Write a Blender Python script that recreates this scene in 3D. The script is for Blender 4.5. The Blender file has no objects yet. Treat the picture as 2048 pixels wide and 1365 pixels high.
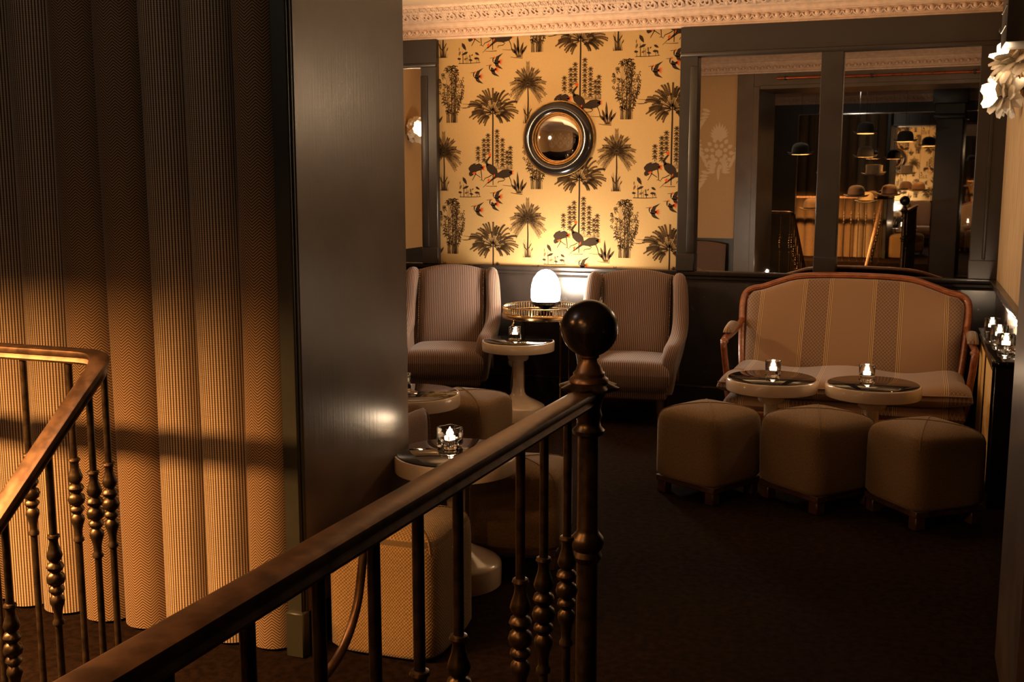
import bpy, bmesh, math, random
from mathutils import Vector, Matrix
PI = math.pi
R = math.radians
rnd = random.Random(7)
sc = bpy.context.scene
col = sc.collection

# ------------------------------------------------------------------ camera, world, lights, exposure
# room axes: X runs along the far wall to the right, Y runs towards the far wall, floor at z = 0
cam_d = bpy.data.cameras.new('camera')
cam = bpy.data.objects.new('camera', cam_d)
col.objects.link(cam)
cam.location = (0, 0, 1.55)
cam.rotation_euler = (R(90 - 8.4), 0, R(20.2))
cam_d.sensor_width = 36
cam_d.lens = 36 * 2180 / 2048
cam_d.clip_start = 0.05
sc.camera = cam

w = bpy.data.worlds.new('world')
sc.world = w
w.use_nodes = True
w.node_tree.nodes['Background'].inputs[0].default_value = (1.0, 0.75, 0.5, 1)
w.node_tree.nodes['Background'].inputs[1].default_value = 0.004

vs = sc.view_settings
vs.view_transform = 'Standard'
vs.look = 'None'
vs.gamma = 1
vs.use_curve_mapping = False
vs.exposure = 0.14
sc.cycles.use_denoising = True
sc.cycles.max_bounces = 14
sc.cycles.glossy_bounces = 8
sc.cycles.transparent_max_bounces = 24
sc.cycles.caustics_reflective = False
sc.cycles.caustics_refractive = False
sc.cycles.sample_clamp_indirect = 6

WARM = (1.0, 0.60, 0.28)
ORANGE = (1.0, 0.49, 0.17)
CANDLE = (1.0, 0.72, 0.46)
LAMPC = (1.0, 0.84, 0.66)


def lamp(name, kind, loc, power, color, size=0.05, target=None, cone=None, blend=0.5, size_y=None):
    d = bpy.data.lights.new(name, kind)
    d.energy = power
    d.color = color
    if kind == 'AREA':
        d.size = size
        if size_y:
            d.shape = 'RECTANGLE'
            d.size_y = size_y
    else:
        d.shadow_soft_size = size
    if kind == 'SPOT':
        d.spot_size = R(cone)
        d.spot_blend = blend
    o = bpy.data.objects.new(name, d)
    col.objects.link(o)
    o.location = loc
    if target is not None:
        o.rotation_euler = (Vector(target) - Vector(loc)).to_track_quat('-Z', 'Y').to_euler()
    return o


# hat pendants and an added unseen strip over the stairwell (orange); hall light, added lounge fills
lamp('added_curtain_strip', 'AREA', (-3.0, 1.34, 1.50), 155, ORANGE, 1.6, (-3.0, 1.62, 0.0), size_y=0.06).data.spread = R(140)
lamp('hall_light', 'POINT', (-2.1, 1.2, 2.66), 8.0, (1.0, 0.88, 0.76), 0.10)
lamp('added_lounge_fill', 'AREA', (-1.5, 5.6, 2.72), 10, WARM, 2.4, (-1.5, 5.6, 0), size_y=1.0)  # unseen soft fill added overhead for the seats, no fixture modelled
lamp('added_cornice_fill', 'SPOT', (-3.3, 5.55, 1.95), 225, (1.0, 0.66, 0.36), 0.05, (-1.6, 7.0, 2.75), 124, 1.0)  # added spot hidden behind the pillar to brighten cornice and ceiling

# ------------------------------------------------------------------ node helpers


class NB:
    """tiny wrapper to write node maths as expressions"""

    def __init__(self, mat):
        self.nt = mat.node_tree

    def n(self, t, **kw):
        nd = self.nt.nodes.new(t)
        for k, v in kw.items():
            setattr(nd, k, v)
        return nd

    def put(self, sock, v):
        if isinstance(v, bpy.types.NodeSocket):
            self.nt.links.new(v, sock)
        else:
            sock.default_value = v

    def m(self, op, a, b=0.0, c=None):
        nd = self.n('ShaderNodeMath', operation=op)
        self.put(nd.inputs[0], a)
        self.put(nd.inputs[1], b)
        if c is not None:
            self.put(nd.inputs[2], c)
        return nd.outputs[0]

    def uv(self):
        nd = self.n('ShaderNodeUVMap', uv_map='UVMap')
        s = self.n('ShaderNodeSeparateXYZ')
        self.nt.links.new(nd.outputs[0], s.inputs[0])
        return s.outputs[0], s.outputs[1], nd.outputs[0]

    def obj(self):
        nd = self.n('ShaderNodeTexCoord')
        return nd.outputs['Object']

    def noise(self, vec, scale, detail=3.0, rough=0.55):
        nd = self.n('ShaderNodeTexNoise')
        self.put(nd.inputs['Vector'], vec)
        nd.inputs['Scale'].default_value = scale
        nd.inputs['Detail'].default_value = detail
        nd.inputs['Roughness'].default_value = rough
        return nd.outputs[0]

    def mix(self, f, a, b):
        nd = self.n('ShaderNodeMix', data_type='RGBA')
        self.put(nd.inputs[0], f)
        self.put(nd.inputs[6], a if isinstance(a, bpy.types.NodeSocket) else (*a, 1) if len(a) == 3 else a)
        self.put(nd.inputs[7], b if isinstance(b, bpy.types.NodeSocket) else (*b, 1) if len(b) == 3 else b)
        return nd.outputs[2]

    def bump(self, h, strength, dist=0.002):
        nd = self.n('ShaderNodeBump')
        nd.inputs['Strength'].default_value = strength
        nd.inputs['Distance'].default_value = dist
        self.nt.links.new(h, nd.inputs['Height'])
        return nd.outputs[0]

    def sstep(self, x, lo, hi):
        nd = self.n('ShaderNodeMapRange', interpolation_type='SMOOTHSTEP')
        self.put(nd.inputs[0], x)
        nd.inputs[1].default_value = lo
        nd.inputs[2].default_value = hi
        return nd.outputs[0]

    def saw(self, x, period):      # 0..1 sawtooth
        return self.m('FRACT', self.m('MULTIPLY', x, 1.0 / period))

    def line(self, x, period, duty, soft=0.1, shift=0.0):   # soft stripe, 1 inside
        f = self.m('FRACT', self.m('MULTIPLY_ADD', x, 1.0 / period, shift))
        d = self.m('ABSOLUTE', self.m('SUBTRACT', f, 0.5))
        return self.m('SUBTRACT', 1.0, self.sstep(d, duty / 2 - soft / 2, duty / 2 + soft / 2))


def mat(name, base=(0.5, 0.5, 0.5), rough=0.5, metal=0.0, coat=0.0, sheen=0.0, var=0.0, vscale=8.0, bump=0.0, bscale=60.0,
        emit=None, estr=0.0, spec=0.5, trans=0.0):
    m = bpy.data.materials.new(name)
    m.use_nodes = True
    b = m.node_tree.nodes['Principled BSDF']
    nb = NB(m)
    b.inputs['Base Color'].default_value = (*base, 1)
    b.inputs['Roughness'].default_value = rough
    b.inputs['Metallic'].default_value = metal
    b.inputs['Coat Weight'].default_value = coat
    b.inputs['Coat Roughness'].default_value = 0.08
    b.inputs['Sheen Weight'].default_value = sheen
    b.inputs['Specular IOR Level'].default_value = spec
    b.inputs['Transmission Weight'].default_value = trans
    if var:
        nz = nb.noise(nb.obj(), vscale)
        lo = tuple(c * (1 - var) for c in base)
        hi = tuple(min(1, c * (1 + var)) for c in base)
        nb.put(b.inputs['Base Color'], nb.mix(nb.sstep(nz, 0.3, 0.7), lo, hi))
        nb.put(b.inputs['Roughness'], nb.m('MULTIPLY_ADD', nz, 0.25 * var + 0.08, rough - 0.06))
    if bump:
        nb.put(b.inputs['Normal'], nb.bump(nb.noise(nb.obj(), bscale, 4), bump))
    if emit:
        b.inputs['Emission Color'].default_value = (*emit, 1)
        b.inputs['Emission Strength'].default_value = estr
    return m


def bsdf(m):
    return m.node_tree.nodes['Principled BSDF'], NB(m)


MT = {}
MT['dark_paint'] = mat('dark_paint', (0.0215, 0.0155, 0.0122), 0.36, var=0.12, vscale=5, bump=0.06, bscale=40)
MT['dado_paint'] = mat('dado_paint', (0.022, 0.016, 0.013), 0.26, var=0.15, vscale=4, bump=0.05, bscale=30)
MT['olive_paint'] = mat('olive_paint', (0.024, 0.022, 0.013), 0.45, var=0.15, vscale=5)
MT['carpet'] = mat('carpet', (0.0135, 0.0072, 0.0042), 1.0, var=0.35, vscale=35, bump=0.8, bscale=260, spec=0.03)
MT['ceiling'] = mat('ceiling_paint', (0.62, 0.46, 0.32), 0.7, var=0.04)
MT['plaster'] = mat('cornice_plaster', (0.62, 0.44, 0.32), 0.55, var=0.10, vscale=25, bump=0.15, bscale=90)
MT['cream'] = mat('cream_lacquer', (0.66, 0.53, 0.40), 0.22, coat=0.6, var=0.05, vscale=12)
MT['blackglass'] = mat('black_glass', (0.005, 0.004, 0.004), 0.03, spec=0.5)
MT['bronze'] = mat('dark_bronze', (0.11, 0.072, 0.040), 0.34, metal=0.85, var=0.35, vscale=30)
MT['rail'] = mat('worn_bronze_rail', (0.17, 0.095, 0.050), 0.36, metal=0.65, var=0.35, vscale=22)
MT['ball'] = mat('newel_ball_bronze', (0.045, 0.036, 0.036), 0.24, metal=0.7, var=0.3, vscale=14)
MT['brass'] = mat('brass', (0.62, 0.44, 0.24), 0.22, metal=1.0, var=0.15, vscale=40)
MT['gilt'] = mat('gilt', (0.55, 0.30, 0.10), 0.32, metal=0.9, var=0.2, vscale=40)
MT['ebony'] = mat('ebonised_wood', (0.010, 0.007, 0.006), 0.2, coat=0.25)
MT['darkwood'] = mat('dark_wood', (0.055, 0.024, 0.013), 0.4, var=0.3, vscale=20)
MT['mirror'] = mat('mirror_glass', (0.80, 0.78, 0.74), 0.012, metal=1.0)
MT['convex'] = mat('convex_mirror_glass', (0.72, 0.68, 0.64), 0.02, metal=1.0)
MT['glowing_wax'] = mat('glowing_wax', (0.85, 0.78, 0.68), 0.5, emit=(1.0, 0.62, 0.35), estr=4.0)  # emission stands in for flame light glowing through the tealight
MT['flame'] = mat('flame', (1, 0.8, 0.5), 0.5, emit=(1.0, 0.72, 0.42), estr=130)
MT['opal'] = mat('opal_glass', (0.9, 0.85, 0.8), 0.3, emit=LAMPC, estr=110)
MT['bulb'] = mat('bulb', (1, 0.9, 0.8), 0.3, emit=(1.0, 0.76, 0.50), estr=60)
MT['porcelain'] = mat('porcelain', (0.82, 0.76, 0.66), 0.25, coat=0.5)
MT['plastic'] = mat('white_plastic', (0.55, 0.5, 0.44), 0.4)
MT['blackplastic'] = mat('black_plastic', (0.012, 0.011, 0.012), 0.4)
MT['gasket'] = mat('black_rubber', (0.008, 0.008, 0.008), 0.6)
MT['felt_black'] = mat('black_felt', (0.012, 0.010, 0.010), 0.85, sheen=0.3)
MT['felt_brown'] = mat('brown_felt', (0.16, 0.095, 0.055), 0.85, sheen=0.3, var=0.2)
MT['felt_tan'] = mat('tan_felt', (0.30, 0.19, 0.085), 0.85, sheen=0.3, var=0.2)
MT['felt_cream'] = mat('cream_felt', (0.55, 0.42, 0.22), 0.85, sheen=0.3, var=0.2)
MT['hat_lining'] = mat('pale_hat_lining', (0.75, 0.62, 0.45), 0.6)
MT['copper'] = mat('copper_red_metal', (0.45, 0.10, 0.035), 0.28, metal=0.7, var=0.2, vscale=12)
MT['silver'] = mat('polished_steel', (0.7, 0.66, 0.62), 0.15, metal=1.0)

MT['glass'] = mat('clear_glass', (0.96, 0.95, 0.93), 0.0, trans=1.0)
MT['glass'].node_tree.nodes['Principled BSDF'].inputs['IOR'].default_value = 1.46

# wood with grain along local X/Z
m = mat('cherry_wood', (0.30, 0.085, 0.025), 0.28, coat=0.4)
b, nb = bsdf(m)
mp = nb.n('ShaderNodeMapping')
mp.inputs['Scale'].default_value = (3, 22, 3)
nb.put(mp.inputs['Vector'], nb.obj())
nz = nb.noise(mp.outputs[0], 5, 5, 0.65)
nb.put(b.inputs['Base Color'], nb.mix(nb.sstep(nz, 0.35, 0.7), (0.150, 0.036, 0.011), (0.28, 0.082, 0.024)))
MT['cherry'] = m

# armchair: fine vertical pinstripe
m = mat('pinstripe_cloth', rough=0.85, sheen=0.25)
b, nb = bsdf(m)
u, v, uvv = nb.uv()
s1 = nb.line(u, 0.0125, 0.46, 0.25)
s2 = nb.line(u, 0.0125, 0.16, 0.15, 0.5)
c1 = nb.mix(s1, (0.036, 0.014, 0.012), (0.25, 0.155, 0.10))
c2 = nb.mix(s2, c1, (0.045, 0.014, 0.018))
nb.put(b.inputs['Base Color'], nb.mix(nb.m('MULTIPLY', nb.noise(uvv, 400, 2), 0.25), c2, (0.12, 0.07, 0.05)))
nb.put(b.inputs['Normal'], nb.bump(s1, 0.3, 0.001))
MT['pinstripe'] = m

# sofa: broad plain bands and diamond lattice bands edged with triple gold lines
m = mat('sofa_cloth', rough=0.8, sheen=0.3)
b, nb = bsdf(m)
u, v, uvv = nb.uv()
P = 0.433
f = nb.m('FRACT', nb.m('MULTIPLY_ADD', u, 1 / P, 0.0))         # lattice band centred at u = P*k
d = nb.m('MULTIPLY', nb.m('ABSOLUTE', nb.m('SUBTRACT', f, 0.5)), P)   # distance to the centre of its lattice band
inlat = nb.m('SUBTRACT', 1.0, nb.sstep(d, 0.066, 0.068))
l1 = nb.line(nb.m('ADD', u, v), 0.022, 0.12, 0.08)
l2 = nb.line(nb.m('SUBTRACT', u, v), 0.022, 0.12, 0.08)
lat = nb.m('MAXIMUM', l1, l2)
latc = nb.mix(lat, (0.120, 0.060, 0.028), (0.290, 0.165, 0.080))
fine = nb.noise(uvv, 260, 3)
plain = nb.mix(fine, (0.185, 0.098, 0.045), (0.270, 0.150, 0.072))
cc = nb.mix(inlat, plain, latc)
edge = None
for q in (0.0725, 0.0825, 0.0925):
    e = nb.m('SUBTRACT', 1.0, nb.sstep(nb.m('ABSOLUTE', nb.m('SUBTRACT', d, q)), 0.0018, 0.0028))
    edge = e if edge is None else nb.m('MAXIMUM', edge, e)
band = nb.m('SUBTRACT', 1.0, nb.sstep(nb.m('ABSOLUTE', nb.m('SUBTRACT', d, 0.0825)), 0.0140, 0.0150))
cc = nb.mix(band, cc, (0.085, 0.040, 0.018))
cc = nb.mix(edge, cc, (0.46, 0.285, 0.115))
nb.put(b.inputs['Base Color'], cc)
nb.put(b.inputs['Normal'], nb.bump(nb.noise(uvv, 500, 2), 0.2, 0.001))
MT['sofa'] = m


def weave(name, dark, light, pitch, bstr=0.5):
    m = mat(name, rough=0.9, sheen=0.15, spec=0.25)
    b, nb = bsdf(m)
    u, v, uvv = nb.uv()
    wu = nb.m('SINE', nb.m('MULTIPLY', u, 2 * PI / pitch))
    wv = nb.m('SINE', nb.m('MULTIPLY', v, 2 * PI / pitch))
    h = nb.m('MULTIPLY_ADD', nb.m('MULTIPLY', wu, wv), 0.5, 0.5)
    h2 = nb.m('MULTIPLY_ADD', nb.noise(uvv, 120, 3), 0.5, nb.m('MULTIPLY', h, 0.6))
    nb.put(b.inputs['Base Color'], nb.mix(nb.sstep(h2, 0.2, 0.9), dark, light))
    nb.put(b.inputs['Normal'], nb.bump(h, bstr, 0.0015))
    return m


MT['tweed'] = weave('pouf_tweed', (0.066, 0.039, 0.016), (0.270, 0.163, 0.072), 0.008)
MT['basket'] = weave('pouf_basket_weave', (0.100, 0.058, 0.020), (0.38, 0.225, 0.085), 0.012, 0.8)
MT['bergere'] = weave('brown_lattice_cloth', (0.10, 0.06, 0.045), (0.20, 0.125, 0.10), 0.016, 0.4)

# cane panel
m = mat('cane', rough=0.55)
b, nb = bsdf(m)
u, v, uvv = nb.uv()
h = nb.m('MAXIMUM', nb.m('MAXIMUM', nb.line(u, 0.011, 0.4, 0.2), nb.line(v, 0.011, 0.4, 0.2)),
         nb.m('MAXIMUM', nb.line(nb.m('ADD', u, v), 0.0155, 0.28, 0.2), nb.line(nb.m('SUBTRACT', u, v), 0.0155, 0.28, 0.2)))
nb.put(b.inputs['Base Color'], nb.mix(h, (0.26, 0.13, 0.03), (0.78, 0.48, 0.15)))
nb.put(b.inputs['Normal'], nb.bump(h, 0.5, 0.001))
MT['cane'] = m

# curtain cloths
m = mat('striped_curtain_cloth', rough=0.9, sheen=0.15, spec=0.2)
b, nb = bsdf(m)
u, v, uvv = nb.uv()
st = nb.line(u, 0.0098, 0.52, 0.3)
hz = nb.line(v, 0.0062, 0.6, 0.5)
k = nb.m('MULTIPLY', st, nb.m('MULTIPLY_ADD', hz, 0.55, 0.45))
slub = nb.n('ShaderNodeMapping')
slub.inputs['Scale'].default_value = (6, 160, 1)
nb.put(slub.inputs['Vector'], uvv)
k = nb.m('MULTIPLY', k, nb.m('MULTIPLY_ADD', nb.noise(slub.outputs[0], 2, 3), 0.7, 0.62))
nb.put(b.inputs['Base Color'], nb.mix(k, (0.050, 0.022, 0.011), (0.62, 0.46, 0.27)))
MT['cur_stripe'] = m
m = mat('herringbone_curtain_cloth', rough=0.9, sheen=0.15, spec=0.2)
b, nb = bsdf(m)
u, v, uvv = nb.uv()
tri = nb.m('ABSOLUTE', nb.m('SUBTRACT', nb.saw(u, 0.052), 0.5))
zz = nb.m('MULTIPLY_ADD', tri, 0.052 * 0.85, v)
hb = nb.line(zz, 0.0098, 0.46, 0.32)
nb.put(b.inputs['Base Color'], nb.mix(hb, (0.060, 0.028, 0.012), (0.34, 0.215, 0.105)))
MT['cur_herring'] = m

# wallpapers
m = mat('gold_wallpaper', rough=0.7, spec=0.15)
b, nb = bsdf(m)
nz = nb.noise(nb.obj(), 180, 3)
nb.put(b.inputs['Base Color'], nb.mix(nz, (0.37, 0.235, 0.092), (0.45, 0.295, 0.125)))
MT['wallpaper'] = m
MT['print_brown'] = mat('print_brown', (0.050, 0.028, 0.012), 0.9, spec=0.1)
MT['print_mid'] = mat('print_olive', (0.13, 0.075, 0.026), 0.9, spec=0.1)
MT['print_dark'] = mat('print_dark', (0.030, 0.018, 0.010), 0.9, spec=0.1)
MT['print_red'] = mat('print_red', (0.48, 0.065, 0.012), 0.9, spec=0.1)
MT['print_pale'] = mat('print_pale', (0.75, 0.62, 0.42), 0.9, spec=0.1)
m = mat('damask_wallpaper', rough=0.5)
b, nb = bsdf(m)
nz = nb.noise(nb.obj(), 60, 4)
nb.put(b.inputs['Base Color'], nb.mix(nz, (0.46, 0.28, 0.12), (0.56, 0.355, 0.165)))
MT['damask'] = m
MT['damask_print'] = mat('damask_print', (0.68, 0.52, 0.33), 0.35)
m = mat('streaked_wallpaper', rough=0.5)
b, nb = bsdf(m)
mp = nb.n('ShaderNodeMapping')
mp.inputs['Scale'].default_value = (30, 30, 2)
nb.put(mp.inputs['Vector'], nb.obj())
nz = nb.noise(mp.outputs[0], 2, 4)
nb.put(b.inputs['Base Color'], nb.mix(nb.sstep(nz, 0.3, 0.7), (0.40, 0.26, 0.13), (0.62, 0.44, 0.24)))
MT['streaked'] = m

# ------------------------------------------------------------------ mesh helpers


class MB:
    def __init__(self):
        self.v, self.f, self.uv, self.mi = [], [], [], []

    def face(self, idx, uv=None, mi=0):
        self.f.append(tuple(idx))
        self.uv.append(uv)
        self.mi.append(mi)

    def poly(self, pts, mi=0):
        n = len(self.v)
        self.v += [tuple(p) for p in pts]
        self.face(range(n, n + len(pts)), None, mi)

    def box(self, x0, y0, z0, x1, y1, z1, mi=0):
        n = len(self.v)
        self.v += [(x, y, z) for z in (z0, z1) for y in (y0, y1) for x in (x0, x1)]
        for q in ((0, 2, 3, 1), (4, 5, 7, 6), (0, 1, 5, 4), (2, 6, 7, 3), (0, 4, 6, 2), (1, 3, 7, 5)):
            self.face([n + i for i in q], None, mi)

    def rbox(self, x0, y0, z0, x1, y1, z1, r=0.01, seg=2, mi=0, M=None):
        bm = bmesh.new()
        bmesh.ops.create_cube(bm, size=1)
        for vv in bm.verts:
            vv.co = Vector((x0 + (vv.co.x + 0.5) * (x1 - x0), y0 + (vv.co.y + 0.5) * (y1 - y0), z0 + (vv.co.z + 0.5) * (z1 - z0)))
        bmesh.ops.bevel(bm, geom=bm.edges[:], offset=r, segments=seg, profile=0.5, affect='EDGES')
        self.bm(bm, mi, M)

    def bm(self, bm, mi=0, M=None):
        n = len(self.v)
        bm.verts.index_update()
        for vv in bm.verts:
            self.v.append(tuple(M @ vv.co if M else vv.co))
        for ff in bm.faces:
            self.face([n + vv.index for vv in ff.verts], None, mi)
        bm.free()

    def grid(self, rows, cu=False, cv=False, mi=0, uvs=None, flip=False):
        """rows[i][j] points. cv closes the i direction, cu closes the j direction"""
        n = len(self.v)
        nr, nc = len(rows), len(rows[0])
        for r in rows:
            self.v += [tuple(p) for p in r]
        # arc-length uv: u along j, v along i
        if uvs is None:
            mid = rows[nr // 2]
            us = [0.0]
            for j in range(1, nc + 1):
                us.append(us[-1] + (Vector(mid[j % nc]) - Vector(mid[j - 1])).length)
            mc = nc // 2
            vsl = [0.0]
            for i in range(1, nr + 1):
                vsl.append(vsl[-1] + (Vector(rows[i % nr][mc]) - Vector(rows[i - 1][mc])).length)
            U = lambda i, j: (us[j], vsl[i])
        else:
            U = uvs
        for i in range(nr if cv else nr - 1):
            for j in range(nc if cu else nc - 1):
                i2, j2 = (i + 1), (j + 1)
                q = [n + i * nc + j, n + i * nc + j2 % nc, n + (i2 % nr) * nc + j2 % nc, n + (i2 % nr) * nc + j]
                t = [U(i, j), U(i, j2), U(i2, j2), U(i2, j)]
                if flip:
                    q.reverse(); t.reverse()
                self.face(q, t, mi)

    def lathe(self, prof, seg=24, c=(0, 0, 0), mi=0, M=None, cap=True):
        rows = []
        for r, z in prof:
            row = []
            for k in range(seg):
                a = 2 * PI * k / seg
                p = Vector((c[0] + r * math.cos(a), c[1] + r * math.sin(a), c[2] + z))
                row.append(M @ p if M else p)
            rows.append(row)
        n = len(self.v)
        self.grid(rows, cu=True, mi=mi)
        if cap:
            self.face([n + k for k in range(seg)][::-1], None, mi)
            self.face([n + (len(prof) - 1) * seg + k for k in range(seg)], None, mi)

    def sweep(self, path, prof, up=(0, 0, 1), closed=False, mi=0, scale=None, cap=True):
        path = [Vector(p) for p in path]
        up = Vector(up)
        rows = []
        n = len(path)
        for i, p in enumerate(path):
            if closed:
                t = path[(i + 1) % n] - path[i - 1]
            else:
                t = path[min(i + 1, n - 1)] - path[max(i - 1, 0)]
            t.normalize()
            side = t.cross(up)
            if side.length < 1e-4:
                side = t.cross(Vector((1, 0, 0.01)))
            side.normalize()
            u2 = side.cross(t).normalized()
            s = scale(i / max(1, n - 1)) if scale else 1.0
            rows.append([p + side * a * s + u2 * bb * s for a, bb in prof])
        k = len(self.v)
        self.grid(rows, cu=True, cv=closed, mi=mi)
        if cap and not closed:
            m_ = len(prof)
            self.face([k + j for j in range(m_)][::-1], None, mi)
            self.face([k + (n - 1) * m_ + j for j in range(m_)], None, mi)

    def tube(self, path, r, seg=8, closed=False, mi=0, scale=None):
        path = [Vector(p) for p in path]
        n = len(path)
        T = []
        for i in range(n):
            t = (path[(i + 1) % n] - path[i - 1]) if closed else (path[min(i + 1, n - 1)] - path[max(i - 1, 0)])
            T.append(t.normalized())
        a = T[0].cross(Vector((0, 0, 1)))
        if a.length < 1e-3:
            a = T[0].cross(Vector((1, 0, 0)))
        a.normalize()
        rows = []
        for i in range(n):
            a = (a - T[i] * a.dot(T[i])).normalized()
            b_ = T[i].cross(a)
            s = r * (scale(i / max(1, n - 1)) if scale else 1.0)
            rows.append([path[i] + a * s * math.cos(2 * PI * k / seg) + b_ * s * math.sin(2 * PI * k / seg) for k in range(seg)])
        k0 = len(self.v)
        self.grid(rows, cu=True, cv=closed, mi=mi)
        if not closed:
            self.face([k0 + k for k in range(seg)][::-1], None, mi)
            self.face([k0 + (n - 1) * seg + k for k in range(seg)], None, mi)

    def sphere(self, c, r, seg=20, rings=12, mi=0, sq=(1, 1, 1)):
        prof = [(max(1e-4, r * math.sin(PI * i / rings)), -r * math.cos(PI * i / rings)) for i in range(rings + 1)]
        M = Matrix.Translation(c) @ Matrix.Diagonal((*sq, 1))
        self.lathe(prof, seg, mi=mi, M=M, cap=False)

    def build(self, name, mats, parent=None, smooth=40, label=None, kind=None):
        me = bpy.data.meshes.new(name)
        me.from_pydata(self.v, [], self.f)
        for mm in (mats if isinstance(mats, (list, tuple)) else [mats]):
            me.materials.append(MT[mm] if isinstance(mm, str) else mm)
        lay = me.uv_layers.new(name='UVMap')
        me.update()
        for p, uv, mi in zip(me.polygons, self.uv, self.mi):
            p.material_index = mi
            nn = p.normal
            for k, li in enumerate(p.loop_indices):
                if uv:
                    lay.data[li].uv = uv[k]
                else:
                    x, y, z = me.vertices[me.loops[li].vertex_index].co
                    if abs(nn.z) >= max(abs(nn.x), abs(nn.y)):
                        lay.data[li].uv = (x, y)
                    elif abs(nn.y) >= abs(nn.x):
                        lay.data[li].uv = (x, z)
                    else:
                        lay.data[li].uv = (y, z)
        if smooth:
            me.shade_smooth()
            me.set_sharp_from_angle(angle=R(smooth))
        o = bpy.data.objects.new(name, me)
        col.objects.link(o)
        if parent:
            o.parent = parent
        if label:
            o['label'] = label
        if kind:
            o['kind'] = kind
        return o


def tag(o, label, cat, group=None):
    o['label'] = label
    o['category'] = cat
    if group:
        o['group'] = group
    return o


def thing(name, label, cat, loc=(0, 0, 0), rz=0.0, group=None, rot=None):
    o = bpy.data.objects.new(name, None)
    o.empty_display_size = 0.1
    col.objects.link(o)
    o.location = loc
    o.rotation_euler = rot if rot else (0, 0, rz)
    return tag(o, label, cat, group)


def copy_tree(o, parent=None):
    c = o.copy()
    col.objects.link(c)
    if parent:
        c.parent = parent
    for ch in list(o.children):
        copy_tree(ch, c)
    return c


def dup(o, label, loc, rz=0.0, group=None):
    c = copy_tree(o)
    c.location = loc
    c.rotation_euler = (0, 0, rz)
    c['label'] = label
    if group:
        c['group'] = group
    return c


def share(src, name, parent, loc=(0, 0, 0), rot=(0, 0, 0)):
    o = bpy.data.objects.new(name, src.data)
    col.objects.link(o)
    o.parent = parent
    o.location = loc
    o.rotation_euler = rot
    return o


def pillow(mb, fn, ns=16, nt=14, th=0.05, edge=4.0, mi=0, uvf=None):
    """closed cushion. fn(s, t) -> (mid point, normal); s, t in -1..1; thickness swells from the rim"""
    front, back = [], []
    for i in range(nt + 1):
        t = -math.cos(PI * i / nt)
        rf, rb = [], []
        for j in range(ns + 1):
            s = -math.cos(PI * j / ns)
            p, n, fth, bth = fn(s, t)
            k = (max(0.0, 1 - abs(s) ** edge) * max(0.0, 1 - abs(t) ** edge)) ** (1 / 2.4)
            rf.append(Vector(p) + Vector(n) * fth * k)
            rb.append(Vector(p) - Vector(n) * bth * k)
        front.append(rf)
        back.append(rb)
    mb.grid(front, mi=mi, uvs=None if uvf is None else (lambda i, j: uvf(front[i][j])))
    mb.grid(back, mi=mi, flip=True, uvs=None if uvf is None else (lambda i, j: uvf(back[i][j])))


def spline(pts, n=8):
    """Catmull-Rom through points"""
    P_ = [Vector(p) for p in pts]
    out = []
    for i in range(len(P_) - 1):
        p0, p1, p2, p3 = P_[max(i - 1, 0)], P_[i], P_[i + 1], P_[min(i + 2, len(P_) - 1)]
        for k in range(n):
            t = k / n
            out.append(0.5 * ((2 * p1) + (p2 - p0) * t + (2 * p0 - 5 * p1 + 4 * p2 - p3) * t * t + (3 * p1 - p0 - 3 * p2 + p3) * t ** 3))
    out.append(P_[-1])
    return out


# ------------------------------------------------------------------ setting
YB = 7.44          # far wall
XR = 0.497         # right wall
XL = -4.35         # left wall of the lounge
YF0, YF1 = 2.96, 3.70   # wall with the wide opening (stair side, lounge side)
JL, JR = -1.80, 0.317   # opening
ZC = 2.755

fl = MB()
# floor round the stairwell
WX, WY = -0.54, 1.985      # stairwell edge
fl.box(XL - 1.6, 1.985, -0.22, 2.2, YB + 0.15, 0)
fl.box(WX, -2.6, -0.22, 2.2, WY, 0)
fl.box(XL - 1.6, -2.6, -0.22, WX, -1.25, 0)
floor = fl.build('floor', 'carpet', kind='structure', smooth=0)
st = MB()
zz0, yy = 0.0, 1.98
for k in range(16):
    st.box(-1.78, yy - 0.206, -0.17 * (k + 1) - 0.2, -0.56, yy, -0.17 * (k + 1))
    yy -= 0.206
st.build('floor_stairs', 'carpet', kind='structure', smooth=0).name = 'trim_5'
sh = MB()
sh.box(XL - 1.7, -1.25, -3.2, XL - 1.6, WY, 0)
sh.box(XL - 1.6, WY, -3.2, WX, WY + 0.1, -0.22)
sh.box(WX, -1.25, -3.2, WX + 0.1, WY, -0.22)
sh.box(XL - 1.6, -1.35, -3.2, WX, -1.25, -0.22)
sh.box(XL - 1.6, -1.25, -3.3, WX, WY, -3.2)
sh.build('wall_stairwell', 'dark_paint', kind='structure', smooth=0)

ce = MB()
ce.box(XL - 1.7, -2.6, ZC, 2.2, YB + 0.2, ZC + 0.1)
ce.build('ceiling', 'ceiling', kind='structure', smooth=0)

# far wall and its panels
wb = MB()
wb.box(XL - 0.1, YB, 0, XR + 0.1, YB + 0.15, ZC)
wall_back = wb.build('wall_back', 'dark_paint', kind='structure', smooth=0)
p = MB()
p.box(-3.31, YB - 0.004, 0.93, -1.51, YB - 0.0005, 2.60)
p.build('wallpaper', 'wallpaper', wall_back, smooth=0, label='gold wallpaper printed with palms and cranes')
p = MB()
p.box(XL, YB - 0.012, 0.13, XR, YB - 0.0005, 0.88)
p.build('dado_panel', 'dado_paint', wall_back, smooth=0)
p = MB()
p.box(XL, YB - 0.03, 0.0, XR, YB - 0.0005, 0.12)
p.rbox(XL, YB - 0.026, 0.115, XR, YB - 0.0005, 0.14, 0.008)
p.build('baseboard_back', 'dado_paint', kind='structure')
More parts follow.
